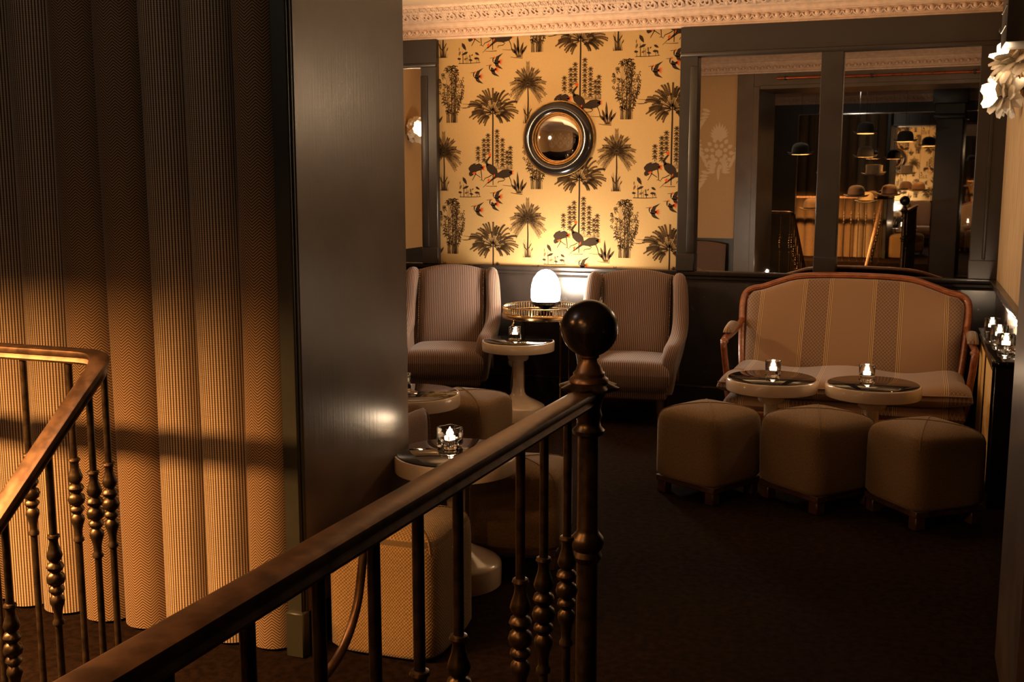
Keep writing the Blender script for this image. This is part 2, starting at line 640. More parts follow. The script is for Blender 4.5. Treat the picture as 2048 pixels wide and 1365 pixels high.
# dado rail (moulded)
p = MB()
prof = [(0, 0.862), (0.014, 0.862), (0.018, 0.876), (0.026, 0.882), (0.028, 0.898), (0.042, 0.908), (0.046, 0.918), (0.046, 0.932), (0.040, 0.938), (0, 0.938)]
p.sweep([(XL, YB, 0), (XR, YB, 0)], [(a, bb) for a, bb in prof])
p.build('trim_1', 'dado_paint', kind='structure', smooth=30)
# frieze and pilasters framing wallpaper and mirrors
p = MB()
p.box(-1.522, YB - 0.050, 2.385, XR, YB - 0.001, 2.5535)
p.box(XL, YB - 0.050, 2.385, -3.301, YB - 0.001, 2.5535)
for x0, x1, zt in ((-1.522, XR, 2.36), (XL, -3.301, 2.36)):
    p.rbox(x0, YB - 0.062, zt, x1, YB - 0.001, zt + 0.03, 0.008)
p.build('trim_2', 'dark_paint', kind='structure')
p = MB()
for x0, x1 in ((-3.425, -3.301), (-1.522, -1.402), (-0.613, -0.475), (0.328, XR)):
    p.rbox(x0, YB - 0.052, 0.936, x1, YB - 0.001, 2.372, 0.004, 1)
    p.rbox(x0 - 0.002, YB - 0.058, 0.936, x1 + 0.002 if x1 < 0.4 else x1, YB - 0.001, 1.055, 0.004, 1)
for x0, x1 in ((-3.425, -3.37), (-1.455, -1.402)):
    p.rbox(x0, YB - 0.060, 1.06, x1, YB - 0.05, 2.30, 0.006)
p.rbox(0.40, YB - 0.060, 1.06, 0.42, YB - 0.05, 2.35, 0.006)
p.build('trim_3', 'dark_paint', kind='structure')


# wall mirrors: three panes let into the panelling
def pane(x0, x1, label, rz=0.0, rx=0.0):
    c = (x0 + x1) / 2
    t = thing('wall_mirror', label, 'mirror', (c, YB - 0.022, 0.937), 0)
    q = MB()
    q.box(-(x1 - x0) / 2 - 0.004, -0.001, 0.0, (x1 - x0) / 2 + 0.004, 0.002, 1.425)
    o = q.build('mirror_glass', 'mirror', t, smooth=0)
    o.rotation_euler = (rx, 0, rz)
    o.location = (0, 0.004, 0.0)
    return t


pane(-1.402, -0.613, 'tall mirror pane left of the mullion above the sofa', R(-2.3), R(0.25))
pane(-0.475, 0.328, 'tall mirror pane right of the mullion above the sofa', R(-2.3), R(0.25))
pane(XL + 0.02, -3.425, 'narrow mirror pane beside the dark pillar, left of the wallpaper')

# right wall of lounge
p = MB()
p.box(XR, YF1, 0, XR + 0.12, YB + 0.15, ZC)
wall_right = p.build('wall_right', 'dado_paint', kind='structure', smooth=0)
p = MB()
p.box(XR - 0.004, YF1, 0.93, XR - 0.0005, YB, 2.60)
p.build('wallpaper', 'streaked', wall_right, smooth=0, label='beige vertically streaked wallpaper')
p = MB()
p.sweep([(XR, YB, 0), (XR, YF1, 0)], prof)
p.build('trim_4', 'dado_paint', kind='structure', smooth=30)

# left wall of lounge (seen only in mirrors)
p = MB()
p.box(XL - 0.12, YF1 - 0.6, 0, XL, YB + 0.15, ZC)
wall_left = p.build('wall_left', 'dado_paint', kind='structure', smooth=0)
p = MB()
p.box(XL + 0.0005, YF1, 0.93, XL + 0.004, YB, 2.60)
p.build('wallpaper', 'damask', wall_left, smooth=0, label='tan damask wallpaper')

# wall with the opening: left part, right part, lintel
p = MB()
p.box(XL - 1.6, YF0 + 0.16, 0, JL - 0.05, YF1, ZC)
p.box(JR + 0.02, YF0 + 0.12, 0, 2.2, YF1, ZC)
p.box(JL - 0.05, YF0 + 0.12, 2.43, JR + 0.02, YF1, ZC)
wall_front = p.build('wall_front', 'dark_paint', kind='structure', smooth=0)
p = MB()
p.box(XL, YF1 + 0.0005, 0.93, -2.02, YF1 + 0.004, 2.60)
dmw = p.build('wallpaper', 'damask', wall_front, smooth=0, label='tan damask wallpaper')
# jamb linings of the opening: the tall dark satin pillar on the left, a narrow edge on the right
m = mat('satin_jamb_paint', (0.095, 0.064, 0.046), 0.31, var=0.25, vscale=3, bump=0.12, bscale=22)
b, nb = bsdf(m)
mp = nb.n('ShaderNodeMapping')
mp.inputs['Scale'].default_value = (30, 30, 1.2)
nb.put(mp.inputs['Vector'], nb.obj())
nb.put(b.inputs['Normal'], nb.bump(nb.noise(mp.outputs[0], 3, 5), 0.12, 0.004))
MT['jamb'] = m
p = MB()
p.rbox(JL - 0.06, YF0 + 0.002, 0.0, JL, YF1 + 0.035, 2.43, 0.004, 1)
p.rbox(JL - 0.22, YF1 - 0.02, 0.0, JL - 0.055, YF1 + 0.035, 2.62, 0.004, 1)
p.build('door_1', 'jamb', kind='structure')
p = MB()
p.rbox(-1.866, YF0 - 0.02, 0.0, -1.808, YF0 + 0.20, 2.74, 0.004, 1)
p.box(-1.809, YF0 - 0.004, 0.0, -1.803, YF0 + 0.02, 2.74)
p.rbox(-1.868, YF0 - 0.032, 0.0, -1.800, YF0 + 0.16, 0.155, 0.005, 1)
p.build('trim_6', 'olive_paint', kind='structure')
p = MB()
p.rbox(JR, YF0 + 0.10, 0.0, JR + 0.06, YF1 + 0.035, 2.43, 0.004, 1)
p.rbox(JL, YF0 + 0.10, 2.40, JR + 0.06, YF1 + 0.035, 2.44, 0.004, 1)
p.box(JL - 0.2, YF1, 2.43, XR - 0.01, YF1 + 0.03, 2.60)
p.build('door_2', 'jamb', kind='structure')

# hall behind the camera (seen in the mirrors)
p = MB()
p.box(XL - 1.7, -1.8, -0.2, 2.2, -1.7, ZC)
p.build('wall_rear', 'olive_paint', kind='structure', smooth=0)
p = MB()
p.box(2.2, -2.7, 0, 2.3, YF0 + 0.2, ZC)
p.box(XL - 1.8, -2.7, -3.2, XL - 1.7, YF0 + 0.2, ZC)
p.build('wall_hall', 'olive_paint', kind='structure', smooth=0)

# ---- cornice
cprof = [(0.0, 2.553), (0.030, 2.553), (0.034, 2.566), (0.028, 2.574), (0.030, 2.588), (0.048, 2.622), (0.066, 2.624), (0.066, 2.632),
         (0.074, 2.634), (0.084, 2.650), (0.084, 2.658), (0.104, 2.662), (0.112, 2.670), (0.138, 2.682), (0.176, 2.704), (0.206, 2.712), (0.210, 2.718),
         (0.244, 2.728), (0.250, 2.734), (0.276, 2.740), (0.280, 2.748), (0.300, 2.756), (0.0, 2.757)]


def cornice(name, a, bpt, full=True, reverse=False):
    """moulding from a to b along a wall; the room lies to the right of the direction a->b"""
    q = MB()
    a, bpt = Vector(a), Vector(bpt)
    q.sweep([a, bpt], cprof)
    o = q.build(name, 'plaster', kind='structure', smooth=25)
    L = (bpt - a).length
    t = (bpt - a).normalized()
    side = t.cross(Vector((0, 0, 1)))
    ang = math.atan2(t.y, t.x)

    def put(src, nm, s, off, z, tilt=0.0):
        e = share(src, nm, o, a + t * s + side * off + Vector((0, 0, z)), (tilt, 0, ang))
        return e
    n = int(L / 0.0615)
    for k in range(min(n, 80)):
        put(EGG, 'egg', (k + 0.5) * L / n, 0.041, 2.605)
        put(DART, 'dart', k * L / n + 0.001, 0.041, 2.605)
    if full:
        n = int(L / 0.178)
        for k in range(n):
            put(ACAN, 'acanthus_scroll', (k + 0.5) * L / n, 0.150, 2.688)
        n = int(L / 0.089)
        for k in range(n):
            put(LEAF, 'small_leaf', (k + 0.5) * L / n, 0.226, 2.722)
        n = int(L / 0.034)
        q = MB()
        for k in range(n):
            s = (k + 0.5) * L / n
            c0 = a + t * s + side * 0.266 + Vector((0, 0, 2.741))
            q.rbox(-0.011, -0.012, -0.006, 0.011, 0.012, 0.006, 0.002, 1, M=Matrix.Translation(c0) @ Matrix.Rotation(ang, 4, 'Z'))
        q.build('dentil_row', 'plaster', o, kind='stuff')
    return o


def hidden_proto(mbx, name, m):
    o = mbx.build(name, m)
    col.objects.unlink(o)
    return o


q = MB()
q.sphere((0, 0, 0), 1, 10, 8)
q.v = [(x * 0.0175, y * 0.021, z * 0.021 - 0.004 * (x * x)) for x, y, z in q.v]
pth = [(0.027 * math.cos(aa), -0.004, 0.022 * math.sin(aa) + 0.004) for aa in [PI + PI * k / 8 for k in range(9)]]
q.tube([(x, y - 0.006, z) for x, y, z in pth], 0.0052, 5)
EGG = hidden_proto(q, 'egg', 'plaster')
q = MB()
q.lathe([(0.001, -0.024), (0.004, -0.018), (0.0055, 0.0), (0.004, 0.018), (0.001, 0.022)], 6)
DART = hidden_proto(q, 'dart', 'plaster')


def curl(q, cx, cz, r0, turns, start, sgn, tr, n=14, y=-0.006):
    pts = []
    for k in range(n + 1):
        f_ = k / n
        aa = start + sgn * turns * 2 * PI * f_
        rr = r0 * (1 - 0.72 * f_)
        x = cx + rr * math.cos(aa)
        zz = cz + rr * math.sin(aa)
        pts.append((x, y - 0.006 * math.sin(PI * f_), zz))
    q.tube([(x, yy2 - 0.008, zz) for x, yy2, zz in pts], tr * 1.35, 6, scale=lambda f: 1.0 - 0.5 * f)


# acanthus rosette: leaves lie on the sloped cove (local x along wall, -y out, z up; the cove leans out with height)
def lean(q, k=1.55):
    q.v = [(x, y - z * k, z) for x, y, z in q.v]


q = MB()
for sg in (-1, 1):
    curl(q, sg * 0.052, 0.0, 0.026, 0.95, PI / 2 if sg > 0 else PI / 2, -sg, 0.0058)
    curl(q, sg * 0.030, 0.006, 0.020, 0.8, 0 if sg < 0 else PI, sg, 0.005)
    curl(q, sg * 0.070, -0.004, 0.024, 0.6, PI * 0.9 if sg > 0 else 0.1, -sg, 0.0045)
    for kk in range(3):
        aa = PI / 2 - sg * (0.35 + 0.38 * kk)
        q.tube([(0.008 * math.cos(aa), -0.006, -0.006 + 0.008 * math.sin(aa)), (0.02 * math.cos(aa), -0.014, 0.018 * math.sin(aa)),
                (0.034 * math.cos(aa), -0.006, 0.026 * math.sin(aa))], 0.0088, 6, scale=lambda f: 1.1 - 0.7 * f)
q.sphere((0, -0.018, -0.012), 0.012, 8, 6)
q.tube([(0, -0.006, -0.02), (0, -0.016, 0.0), (0, -0.006, 0.026)], 0.006, 6)
lean(q)
ACAN = hidden_proto(q, 'acanthus_scroll', 'plaster')
q = MB()
for sg in (-1, 1):
    curl(q, sg * 0.021, 0.0, 0.010, 0.8, PI / 2, -sg, 0.003, 8)
    q.tube([(sg * 0.004, -0.004, -0.006), (sg * 0.009, -0.009, 0.002), (sg * 0.010, -0.003, 0.010)], 0.0034, 5)
q.tube([(0.038, -0.003, -0.008), (0.041, -0.008, 0.0), (0.038, -0.003, 0.009)], 0.0032, 5)
lean(q, 2.2)
LEAF = hidden_proto(q, 'small_leaf', 'plaster')

cornice('trim_7', (XL, YB, 0), (XR, YB, 0))
cornice('trim_8', (XR, YF1 + 0.03, 0), (XL, YF1 + 0.03, 0), full=False)
cornice('trim_9', (XL, YF1, 0), (XL, YB, 0), full=False)
cornice('trim_10', (2.2, -1.7, 0), (XL - 1.6, -1.7, 0), full=False)


# ------------------------------------------------------------------ wallpaper print (flat print, as flat polygons on the paper)
S2 = None
# print units: u to the right, v down; origin and scale in wall metres
PX0, PZ0 = -3.301, 1.905        # wall position of unit (0, 0)
SX, SZ = 0.000713, 0.000695     # metres per unit
CLIP = (-3.31, -1.51, 0.93, 2.59)


class Print:
    def __init__(self):
        self.mb = MB()

    def poly(self, pts, mi=0, lay=0, off=(0, 0)):
        P3 = [(PX0 + (x + off[0]) * SX, PZ0 - (y + off[1]) * SZ) for x, y in pts]
        for ax, lim, sg in ((0, CLIP[0], 1), (0, CLIP[1], -1), (1, CLIP[2], 1), (1, CLIP[3], -1)):
            out = []
            for i in range(len(P3)):
                a, b_ = P3[i - 1], P3[i]
                ina, inb = (a[ax] - lim) * sg >= 0, (b_[ax] - lim) * sg >= 0
                if ina != inb:
                    tt = (lim - a[ax]) / (b_[ax] - a[ax])
                    out.append((a[0] + (b_[0] - a[0]) * tt, a[1] + (b_[1] - a[1]) * tt))
                if inb:
                    out.append(b_)
            P3 = out
            if len(P3) < 3:
                return
        self.mb.poly([(x, YB - 0.0046 - 0.0003 * lay, z) for x, z in P3], mi)

    def stroke(self, pts, w0, w1=None, mi=0, lay=0, off=(0, 0)):
        w1 = w0 if w1 is None else w1
        n = len(pts)
        L, Rr = [], []
        for i in range(n):
            a, b_ = pts[max(i - 1, 0)], pts[min(i + 1, n - 1)]
            dx, dy = b_[0] - a[0], b_[1] - a[1]
            ll = math.hypot(dx, dy) or 1
            ww = (w0 + (w1 - w0) * i / (n - 1)) / 2
            L.append((pts[i][0] - dy / ll * ww, pts[i][1] + dx / ll * ww))
            Rr.append((pts[i][0] + dy / ll * ww, pts[i][1] - dx / ll * ww))
        for i in range(n - 1):
            self.poly([L[i], L[i + 1], Rr[i + 1], Rr[i]], mi, lay, off)

    def leaf(self, x, y, ang, ln, wd, mi=0, lay=0, off=(0, 0)):
        c, s = math.cos(ang), math.sin(ang)
        pts = [(0, 0), (0.3 * ln, wd / 2), (0.65 * ln, wd * 0.42), (ln, 0), (0.65 * ln, -wd * 0.42), (0.3 * ln, -wd / 2)]
        self.poly([(x + a * c - b_ * s, y + a * s + b_ * c) for a, b_ in pts], mi, lay, off)


PR = Print()
BR, MI, DK, RD, PL = 0, 1, 2, 3, 4


def crown_tree(off):
    r = random.Random(3)
    PR.stroke([(0, -20), (2, 120), (0, 300), (0, 600)], 15, 17, DK, 0, off)
    # plume fronds springing from the crown base
    for k in range(58):
        a = -PI / 2 + (k - 28.5) / 28.5 * 2.75 + r.uniform(-0.08, 0.08)
        reach = r.uniform(0.45, 1.0) if k % 2 else r.uniform(0.8, 1.0)
        ex, ey = 285 * reach * math.sin(a + PI / 2), -235 * reach * math.cos(a + PI / 2) * (1.0 if abs(a + PI / 2) < 1.7 else 0.75)
        bx, by = ex * 0.45, ey * 0.45
        ln = 95
        dl = math.hypot(ex - bx, ey - by)
        droop = 22 * (1 if ex > 0 else -1)
        pts = []
        for i in range(6):
            t = i / 5
            x = bx + (ex - bx) * t
            y = by + (ey - by) * t - 14 * math.sin(PI * t) + 10 * t * t
            pts.append((x, y))
        PR.stroke(pts, 20, 13, MI, 0, off)
        for i in range(5):
            for h in (0.0, 0.5):
                t0 = (i + h) / 5
                x = bx + (ex - bx) * t0
                y = by + (ey - by) * t0 - 14 * math.sin(PI * t0) + 10 * t0 * t0
                dx, dy = (ex - bx) / dl, (ey - by) / dl
                for sg in (-1, 1):
                    aa = math.atan2(dy, dx) + sg * 0.95
                    PR.leaf(x, y, aa, 17 - 4 * t0, 6.5, BR, 1, off)
        PR.stroke([pts[0], pts[3], pts[5]], 2.5, 1.5, BR, 2, off)
        PR.stroke([(ex * 0.08, ey * 0.08 + 20), (bx, by)], 4, 4, BR, 0, off)


def palm(off):
    r = random.Random(5)
    PR.stroke([(0, 0), (4, 150), (0, 385)], 11, 17, DK, 0, off)
    for k in range(17):
        a = (k - 8) / 8 * 2.35
        ln = 205 * (1 - 0.06 * abs(a)) * (0.86 if k % 2 else 1)
        pts = []
        for i in range(9):
            t = i / 8
            x = math.sin(a) * ln * t
            y = -math.cos(a) * ln * t + 75 * t * t * abs(math.sin(a)) - 8
            pts.append((x, y))
        PR.stroke(pts, 5, 2, BR, 1, off)
        for i in range(1, 9):
            for h in (0, 0.5):
                t = (i - h) / 8
                i0 = min(7, int(t * 8))
                f_ = t * 8 - i0
                x = pts[i0][0] * (1 - f_) + pts[i0 + 1][0] * f_
                y = pts[i0][1] * (1 - f_) + pts[i0 + 1][1] * f_
                da = math.atan2(pts[i0 + 1][1] - pts[i0][1], pts[i0 + 1][0] - pts[i0][0])
                for sg in (-1, 1):
                    PR.leaf(x, y, da + sg * 0.75, 44 * (1 - 0.35 * t), 6.5, BR if (i + k) % 3 else MI, 0, off)
    for k in range(12):                       # reeds round the foot
        x = -40 + 80 * k / 11
        lean_ = x * 0.55 + r.uniform(-8, 8)
        hh = r.uniform(90, 190)
        PR.stroke([(x * 0.7, 385), (x * 0.7 + lean_ * 0.3, 385 - hh * 0.5), (x * 0.7 + lean_, 385 - hh)], 5, 1, BR, 1, off)
        if k % 2:
            PR.leaf(x * 0.7 + lean_ * 0.4, 385 - hh * 0.6, -PI / 2 + 0.5 * (1 if x > 0 else -1), 46, 10, BR, 1, off)
    for k in range(16):
        PR.stroke([(-46 + k * 6, 388), (-48 + k * 6.3, 350 + 14 * (k % 3))], 4, 1, DK, 1, off)


def thicket(off):
    r = random.Random(9)
    for k in range(14):
        x0 = r.uniform(-52, 52)
        x1 = x0 * r.uniform(1.2, 2.3)
        y1 = r.uniform(-290, -120)
        PR.stroke([(x0, 285), (x0 * 1.05, 120), (x0 * 1.2, -20), (x1, y1)], 5, 2.5, BR, 0, off)
    for k in range(16):
        x0 = r.uniform(-60, 60)
        PR.stroke([(x0, 285), (x0 + r.uniform(-4, 4), 180)], 4, 3, BR, 0, off)
    for k in range(250):
        t = r.random()
        yy_ = -290 + 480 * t
        wd = 135 * min(1, 0.35 + 2.2 * t) if t < 0.35 else 135 - 75 * max(0, (t - 0.55) / 0.45)
        x = r.uniform(-wd, wd)
        sg = 1 if r.random() < 0.5 + x / 300 else -1
        a0 = r.uniform(-0.4, 0.4)
        rr = r.uniform(11, 19)
        pts = []
        for i in range(7):
            a = a0 + PI * 1.35 * i / 6
            pts.append((x + sg * (rr * math.cos(a) + i * 2.2), yy_ - rr * math.sin(a) + i * 1.5))
        PR.stroke(pts, 7.5, 3.5, BR, 1, off)


def cranes(off):
    o = off

    def fan(x, y, a0, a1, n, l0, l1):
        for i in range(n):
            a = a0 + (a1 - a0) * i / (n - 1)
            l = l0 + (l1 - l0) * ((i * 7) % 5) / 4
            PR.stroke([(x - 8 * math.cos(a), y - 8 * math.sin(a)), (x + l * math.cos(a), y + l * math.sin(a))], 10, 3, RD, 2, o)
    # left crane, bending
    PR.poly([(320, 385), (345, 355), (380, 338), (430, 334), (462, 350), (482, 378), (470, 402), (440, 412), (412, 420), (388, 440), (368, 460), (342, 472), (326, 462), (322, 440), (336, 420), (322, 402)], DK, 1, o)
    fan(462, 382, -0.75, 0.95, 9, 28, 48)
    PR.poly([(360, 436), (392, 424), (400, 440), (372, 450)], RD, 3, o)
    PR.stroke([(402, 436), (384, 474), (360, 513)], 9, 6, DK, 1, o)
    PR.stroke([(385, 440), (420, 462), (452, 484)], 8, 6, DK, 1, o)
    PR.stroke([(455, 405), (464, 460), (466, 508), (488, 522)], 9, 6, DK, 1, o)
    PR.stroke([(466, 508), (446, 512)], 6, 3, DK, 1, o)
    PR.stroke([(396, 346), (436, 332)], 3, 5, PL, 3, o)
    # middle crane, upright
    PR.poly([(510, 366), (528, 340), (560, 345), (602, 366), (632, 400), (641, 440), (622, 466), (590, 462), (556, 442), (524, 410)], DK, 1, o)
    PR.stroke([(530, 362), (514, 322), (536, 292), (560, 262)], 30, 15, DK, 1, o)
    PR.poly([(536, 244), (548, 232), (566, 238), (570, 256), (556, 268), (540, 262)], RD, 2, o)
    PR.stroke([(540, 242), (470, 237)], 7, 4, DK, 1, o)
    PR.stroke([(574, 458), (540, 478), (500, 492), (490, 512)], 9, 6, DK, 1, o)
    PR.stroke([(588, 460), (588, 562)], 9, 7, DK, 1, o)
    PR.poly([(592, 462), (606, 446), (612, 470), (598, 480)], RD, 2, o)
    # right crane, leaning forward
    PR.poly([(596, 492), (602, 470), (640, 438), (690, 405), (750, 399), (792, 412), (792, 452), (760, 478), (700, 492), (640, 484)], DK, 2, o)
    fan(772, 432, -0.75, 0.85, 11, 24, 44)
    PR.stroke([(622, 474), (575, 508), (530, 542)], 24, 12, DK, 1, o)
    PR.poly([(528, 506), (548, 494), (552, 512), (560, 520), (534, 530)], RD, 3, o)
    PR.stroke([(548, 520), (478, 587)], 7, 3, DK, 1, o)
    PR.stroke([(690, 486), (718, 500), (700, 518), (648, 524), (640, 543)], 9, 6, DK, 1, o)
    PR.stroke([(762, 474), (778, 510), (791, 556)], 9, 6, DK, 1, o)
    PR.stroke([(505, 570), (560, 575), (630, 573)], 3, 7, BR, 0, o)
    PR.stroke([(690, 563), (760, 570), (835, 570)], 3, 7, BR, 0, o)


def flyers(off):
    for (x, y, up) in ((640, 678, 1), (602, 752, 0), (430, 818, 1)):
        o = (off[0] + x, off[1] + y)
        PR.poly([(-52, 4), (-44, -14), (-24, -16), (-2, 0), (22, 4), (30, 14), (-2, 26), (-36, 22)], DK, 1, o)
        PR.stroke([(-46, 2), (-50, -24), (-34, -42)], 14, 10, DK, 1, o)
        PR.poly([(-42, -48), (-26, -46), (-24, -34), (-40, -32)], RD, 2, o)
        PR.stroke([(-38, -38), (-86, -34)], 6, 3, DK, 1, o)
        PR.stroke([(-36, -18), (-40, 6)], 5, 5, PL, 3, o)
        if up:
            PR.poly([(-30, -10), (-14, -48), (60, -82), (18, -40), (4, 4)], DK, 1, o)
        PR.poly([(-36, 14), (-20, 50), (0, 64), (58, 80), (12, 40), (4, 16)], DK, 1, o)
        for i in range(8):
            a = -0.6 + 1.25 * i / 7
            PR.stroke([(4, 4), ((44 + 16 * (i % 2)) * math.cos(a), 4 + (44 + 10 * (i % 2)) * math.sin(a))], 8, 3, RD, 2, o)


def lotus(off):
    o = off
    for x, y, a, l, wd, mi in ((255, 478, 1.05, 92, 34, DK), (322, 572, 2.75, 78, 26, DK), (204, 636, 0.1, 44, 24, DK), (396, 580, 0.55, 56, 24, DK),
                               (384, 640, 0.0, 58, 24, DK), (328, 650, 0.2, 46, 22, DK), (238, 560, 1.9, 52, 22, MI), (276, 650, -0.4, 46, 22, MI), (336, 596, 1.4, 54, 14, MI),
                               (372, 596, 2.2, 24, 12, DK), (436, 634, 1.8, 36, 10, DK), (226, 520, 1.6, 44, 10, MI)):
        PR.leaf(x, y, a, l, wd, mi, 1, o)
    for x, yt in ((230, 640), (262, 560), (300, 600), (318, 612), (346, 600), (412, 640), (440, 650), (350, 650), (268, 600)):
        PR.stroke([(x, yt), (x + 2, 684)], 4, 4, BR, 0, o)
    PR.stroke([(218, 685), (340, 688), (455, 682)], 7, 5, DK, 1, o)


def leafy(off):
    o = off
    for x, y, a, l in ((845, 600, -1.9, 110), (860, 610, -1.62, 190), (880, 610, -1.3, 120), (835, 610, -2.3, 80), (895, 610, -0.95, 100), (868, 620, -1.75, 90), (888, 625, -1.1, 60), (850, 630, -2.1, 70)):
        PR.leaf(x, y, a, l, 26, BR, 1, o)
        PR.stroke([(x, y), (868 + (x - 868) * 0.5, 645)], 5, 5, BR, 0, o)
    for k in range(10):
        PR.stroke([(838 + k * 7, 645), (832 + k * 8.2, 585 + 14 * (k % 3))], 5, 2, MI, 0, o)
    PR.stroke([(778, 640), (830, 650), (905, 655)], 4, 7, BR, 1, o)


def bamboo(off):
    o = off
    for x, y0, y1 in ((425, 190, 345), (490, 110, 340), (535, 60, 240), (632, 20, 370), (690, 110, 375), (740, 235, 395), (775, 190, 400)):
        PR.stroke([(x, y0 - 10), (x + 1, y1)], 5, 6, BR, 0, o)
        PR.stroke([(x + 12, y0 + 60), (x + 12, y1)], 3, 4, BR, 0, o)
        yy_ = y0
        while yy_ < y1 - 12:
            for a in (-PI / 2, -0.45, PI + 0.45, 0.65, PI - 0.65, -1.1, -2.05):
                PR.leaf(x, yy_, a, 36, 9.5, BR, 1, o)
            yy_ += 50
    for k in range(26):
        xx = 612 + k * 7.4
        PR.stroke([(xx, 400), (xx + 3, 345 + 12 * (k % 4))], 4, 1.5, BR, 0, o)


def ripples(off):
    for x, y in ((1240, 410), (1180, 445)):
        PR.stroke([(x - 70, y), (x, y + 6), (x + 75, y + 2)], 3, 5, BR, 0, off)
        PR.stroke([(x - 10, y + 8), (x + 30, y + 10), (x + 60, y + 4)], 6, 2, BR, 0, off)


for mm_ in range(-2, 4):
    for nn_ in range(-3, 3):
        dx = mm_ * 914
        dy = nn_ * 1371 - (mm_ % 2) * 685
        if not (-900 < 560 + dx < 3500):
            continue
        D = lambda x, y: (x + dx, y + dy)
        crown_tree(D(586, -205))
        palm(D(960, 919))
        thicket(D(140, 1002))
        cranes(D(0, 0))
        flyers(D(0, 0))
        lotus(D(0, 0))
        leafy(D(0, 0))
        bamboo(D(0, 0))
        ripples(D(0, 0))
PR.mb.build('printed_motifs', ['print_brown', 'print_mid', 'print_dark', 'print_red', 'print_pale'], wall_back, smooth=0, kind='stuff',
            label='dark printed palms, bamboo and red-tailed cranes')

# damask medallions on the opposite wall
q = MB()


def medallion(cx, cz, s):
    def lf(x, z, a, l, wd):
        c, sn = math.cos(a), math.sin(a)
        pts = [(0, 0), (0.35 * l, wd / 2), (0.7 * l, wd * 0.4), (l, 0), (0.7 * l, -wd * 0.4), (0.35 * l, -wd / 2)]
        q.poly([(cx - (x + u_ * c - v_ * sn) * s, YF1 + 0.0046 + 0.00004 * (len(q.f) % 90), cz + (z + u_ * sn + v_ * c) * s) for u_, v_ in pts])
    for k in range(11):
        lf(0.02 * (k - 5) / 5, 0.0, PI / 2 + (k - 5) * 0.24, 0.19 - 0.012 * abs(k - 5), 0.034)
    for r_, n_, l_ in ((0.0, 6, 0.045), (0.050, 8, 0.055), (0.105, 13, 0.060)):
        for k in range(n_):
            a = 2 * PI * (k + 0.5) / n_
            lf(r_ * math.cos(a), -0.14 + r_ * math.sin(a) * 1.1, a, l_, 0.044)
    for sg in (-1, 1):
        for k in range(7):
            lf(sg * (0.115 + 0.012 * k), -0.30 + 0.05 * k, PI / 2 - sg * (0.4 + 0.25 * k), 0.10, 0.034)
            lf(sg * 0.03, -0.34 + 0.016 * k, PI / 2 - sg * (1.6 - 0.2 * k), 0.10, 0.028)
    lf(0, -0.26, -PI / 2, 0.18, 0.034)


for i in range(-1, 6):
    for j in range(-1, 4):
        x = -2.2 - i * 0.36
        z = 1.30 + j * 0.62 + (0.31 if i % 2 else 0)
        if XL + 0.15 < x < -2.1 and 1.3 < z < 2.45:
            medallion(x, z, 0.95)
if q.v:
    q.build('damask_motifs', 'damask_print', wall_front, smooth=0, kind='stuff')

# ------------------------------------------------------------------ curtain of tube pleats
cur = thing('curtain', 'heavy floor-length pleated curtain of striped and herringbone cloth left of the dark pillar', 'curtain', (-2.9, 3.02, 0))
edges = [-1.868, -2.035, -2.210, -2.382, -2.561, -2.742, -2.92, -3.10, -3.28, -3.46, -3.64, -3.82, -4.0, -4.18, -4.36]
kinds = 'HSSHHSSHHSSHHS'
for k in range(len(edges) - 1):
    xa, xb = edges[k], edges[k + 1]
    cx, rr = (xa + xb) / 2, (xa - xb) / 2
    q = MB()
    rows = []
    r_ = random.Random(k)
    ph = r_.uniform(0, 6)
    for i in range(14):
        z = 0.012 + (ZC - 0.05 - 0.012) * i / 13
        row = []
        sw = 0.006 * math.sin(z * 1.7 + ph)
        for j in range(25):
            a = PI * 1.06 * j / 24 - 0.03 * PI
            row.append((cx + 2.9 + sw - rr * 1.02 * math.cos(a), -0.092 * math.sin(a) * (1 + 0.05 * math.sin(z * 1.3 + ph)), z))
        rows.append(row)
    q.grid(rows)
    # hem turned under
    q.grid([rows[0], [(x * 1.0, y * 0.86 + 0.003, z) for x, y, z in rows[0]], [(x, y * 0.86 + 0.003, z + 0.05) for x, y, z in rows[0]]], flip=True)
    q.build('pleat', 'cur_stripe' if kinds[k] == 'S' else 'cur_herring', cur, smooth=60,
            label='striped cloth pleat' if kinds[k] == 'S' else 'herringbone cloth pleat')
q = MB()
q.box(-4.36 + 2.9, 0.0, ZC - 0.05, -1.86 + 2.9, 0.06, ZC - 0.002)
q.build('curtain_rail', 'dark_paint', cur)

# ------------------------------------------------------------------ balustrades
RAILP = [(-0.020, -0.045), (0.020, -0.045), (0.024, -0.038), (0.020, -0.028), (0.018, -0.024), (0.029, -0.020), (0.031, -0.012), (0.029, -0.004), (0.020, 0.0), (-0.020, 0.0), (-0.029, -0.004), (-0.031, -0.012), (-0.029, -0.020), (-0.018, -0.024), (-0.020, -0.028), (-0.024, -0.038)]
KN = [(0.0107, 0.0), (0.017, -0.002), (0.019, -0.008), (0.015, -0.013), (0.0125, -0.020), (0.014, -0.034), (0.020, -0.052), (0.0235, -0.066), (0.019, -0.078), (0.013, -0.084), (0.022, -0.090),
      (0.0255, -0.100), (0.021, -0.110), (0.014, -0.116), (0.024, -0.124), (0.0275, -0.137), (0.024, -0.150), (0.014, -0.157), (0.022, -0.164), (0.0235, -0.172), (0.018, -0.180),
      (0.013, -0.186), (0.021, -0.196), (0.022, -0.208), (0.016, -0.226), (0.0125, -0.244), (0.0125, -0.262), (0.017, -0.270), (0.017, -0.277), (0.0107, -0.282)]
q = MB()
q.lathe(KN[::-1], 14)
KNOB = hidden_proto(q, 'turned_knob', 'bronze')
RK = 0.75                     # both balustrades are drawn at 4/3 size and scaled down
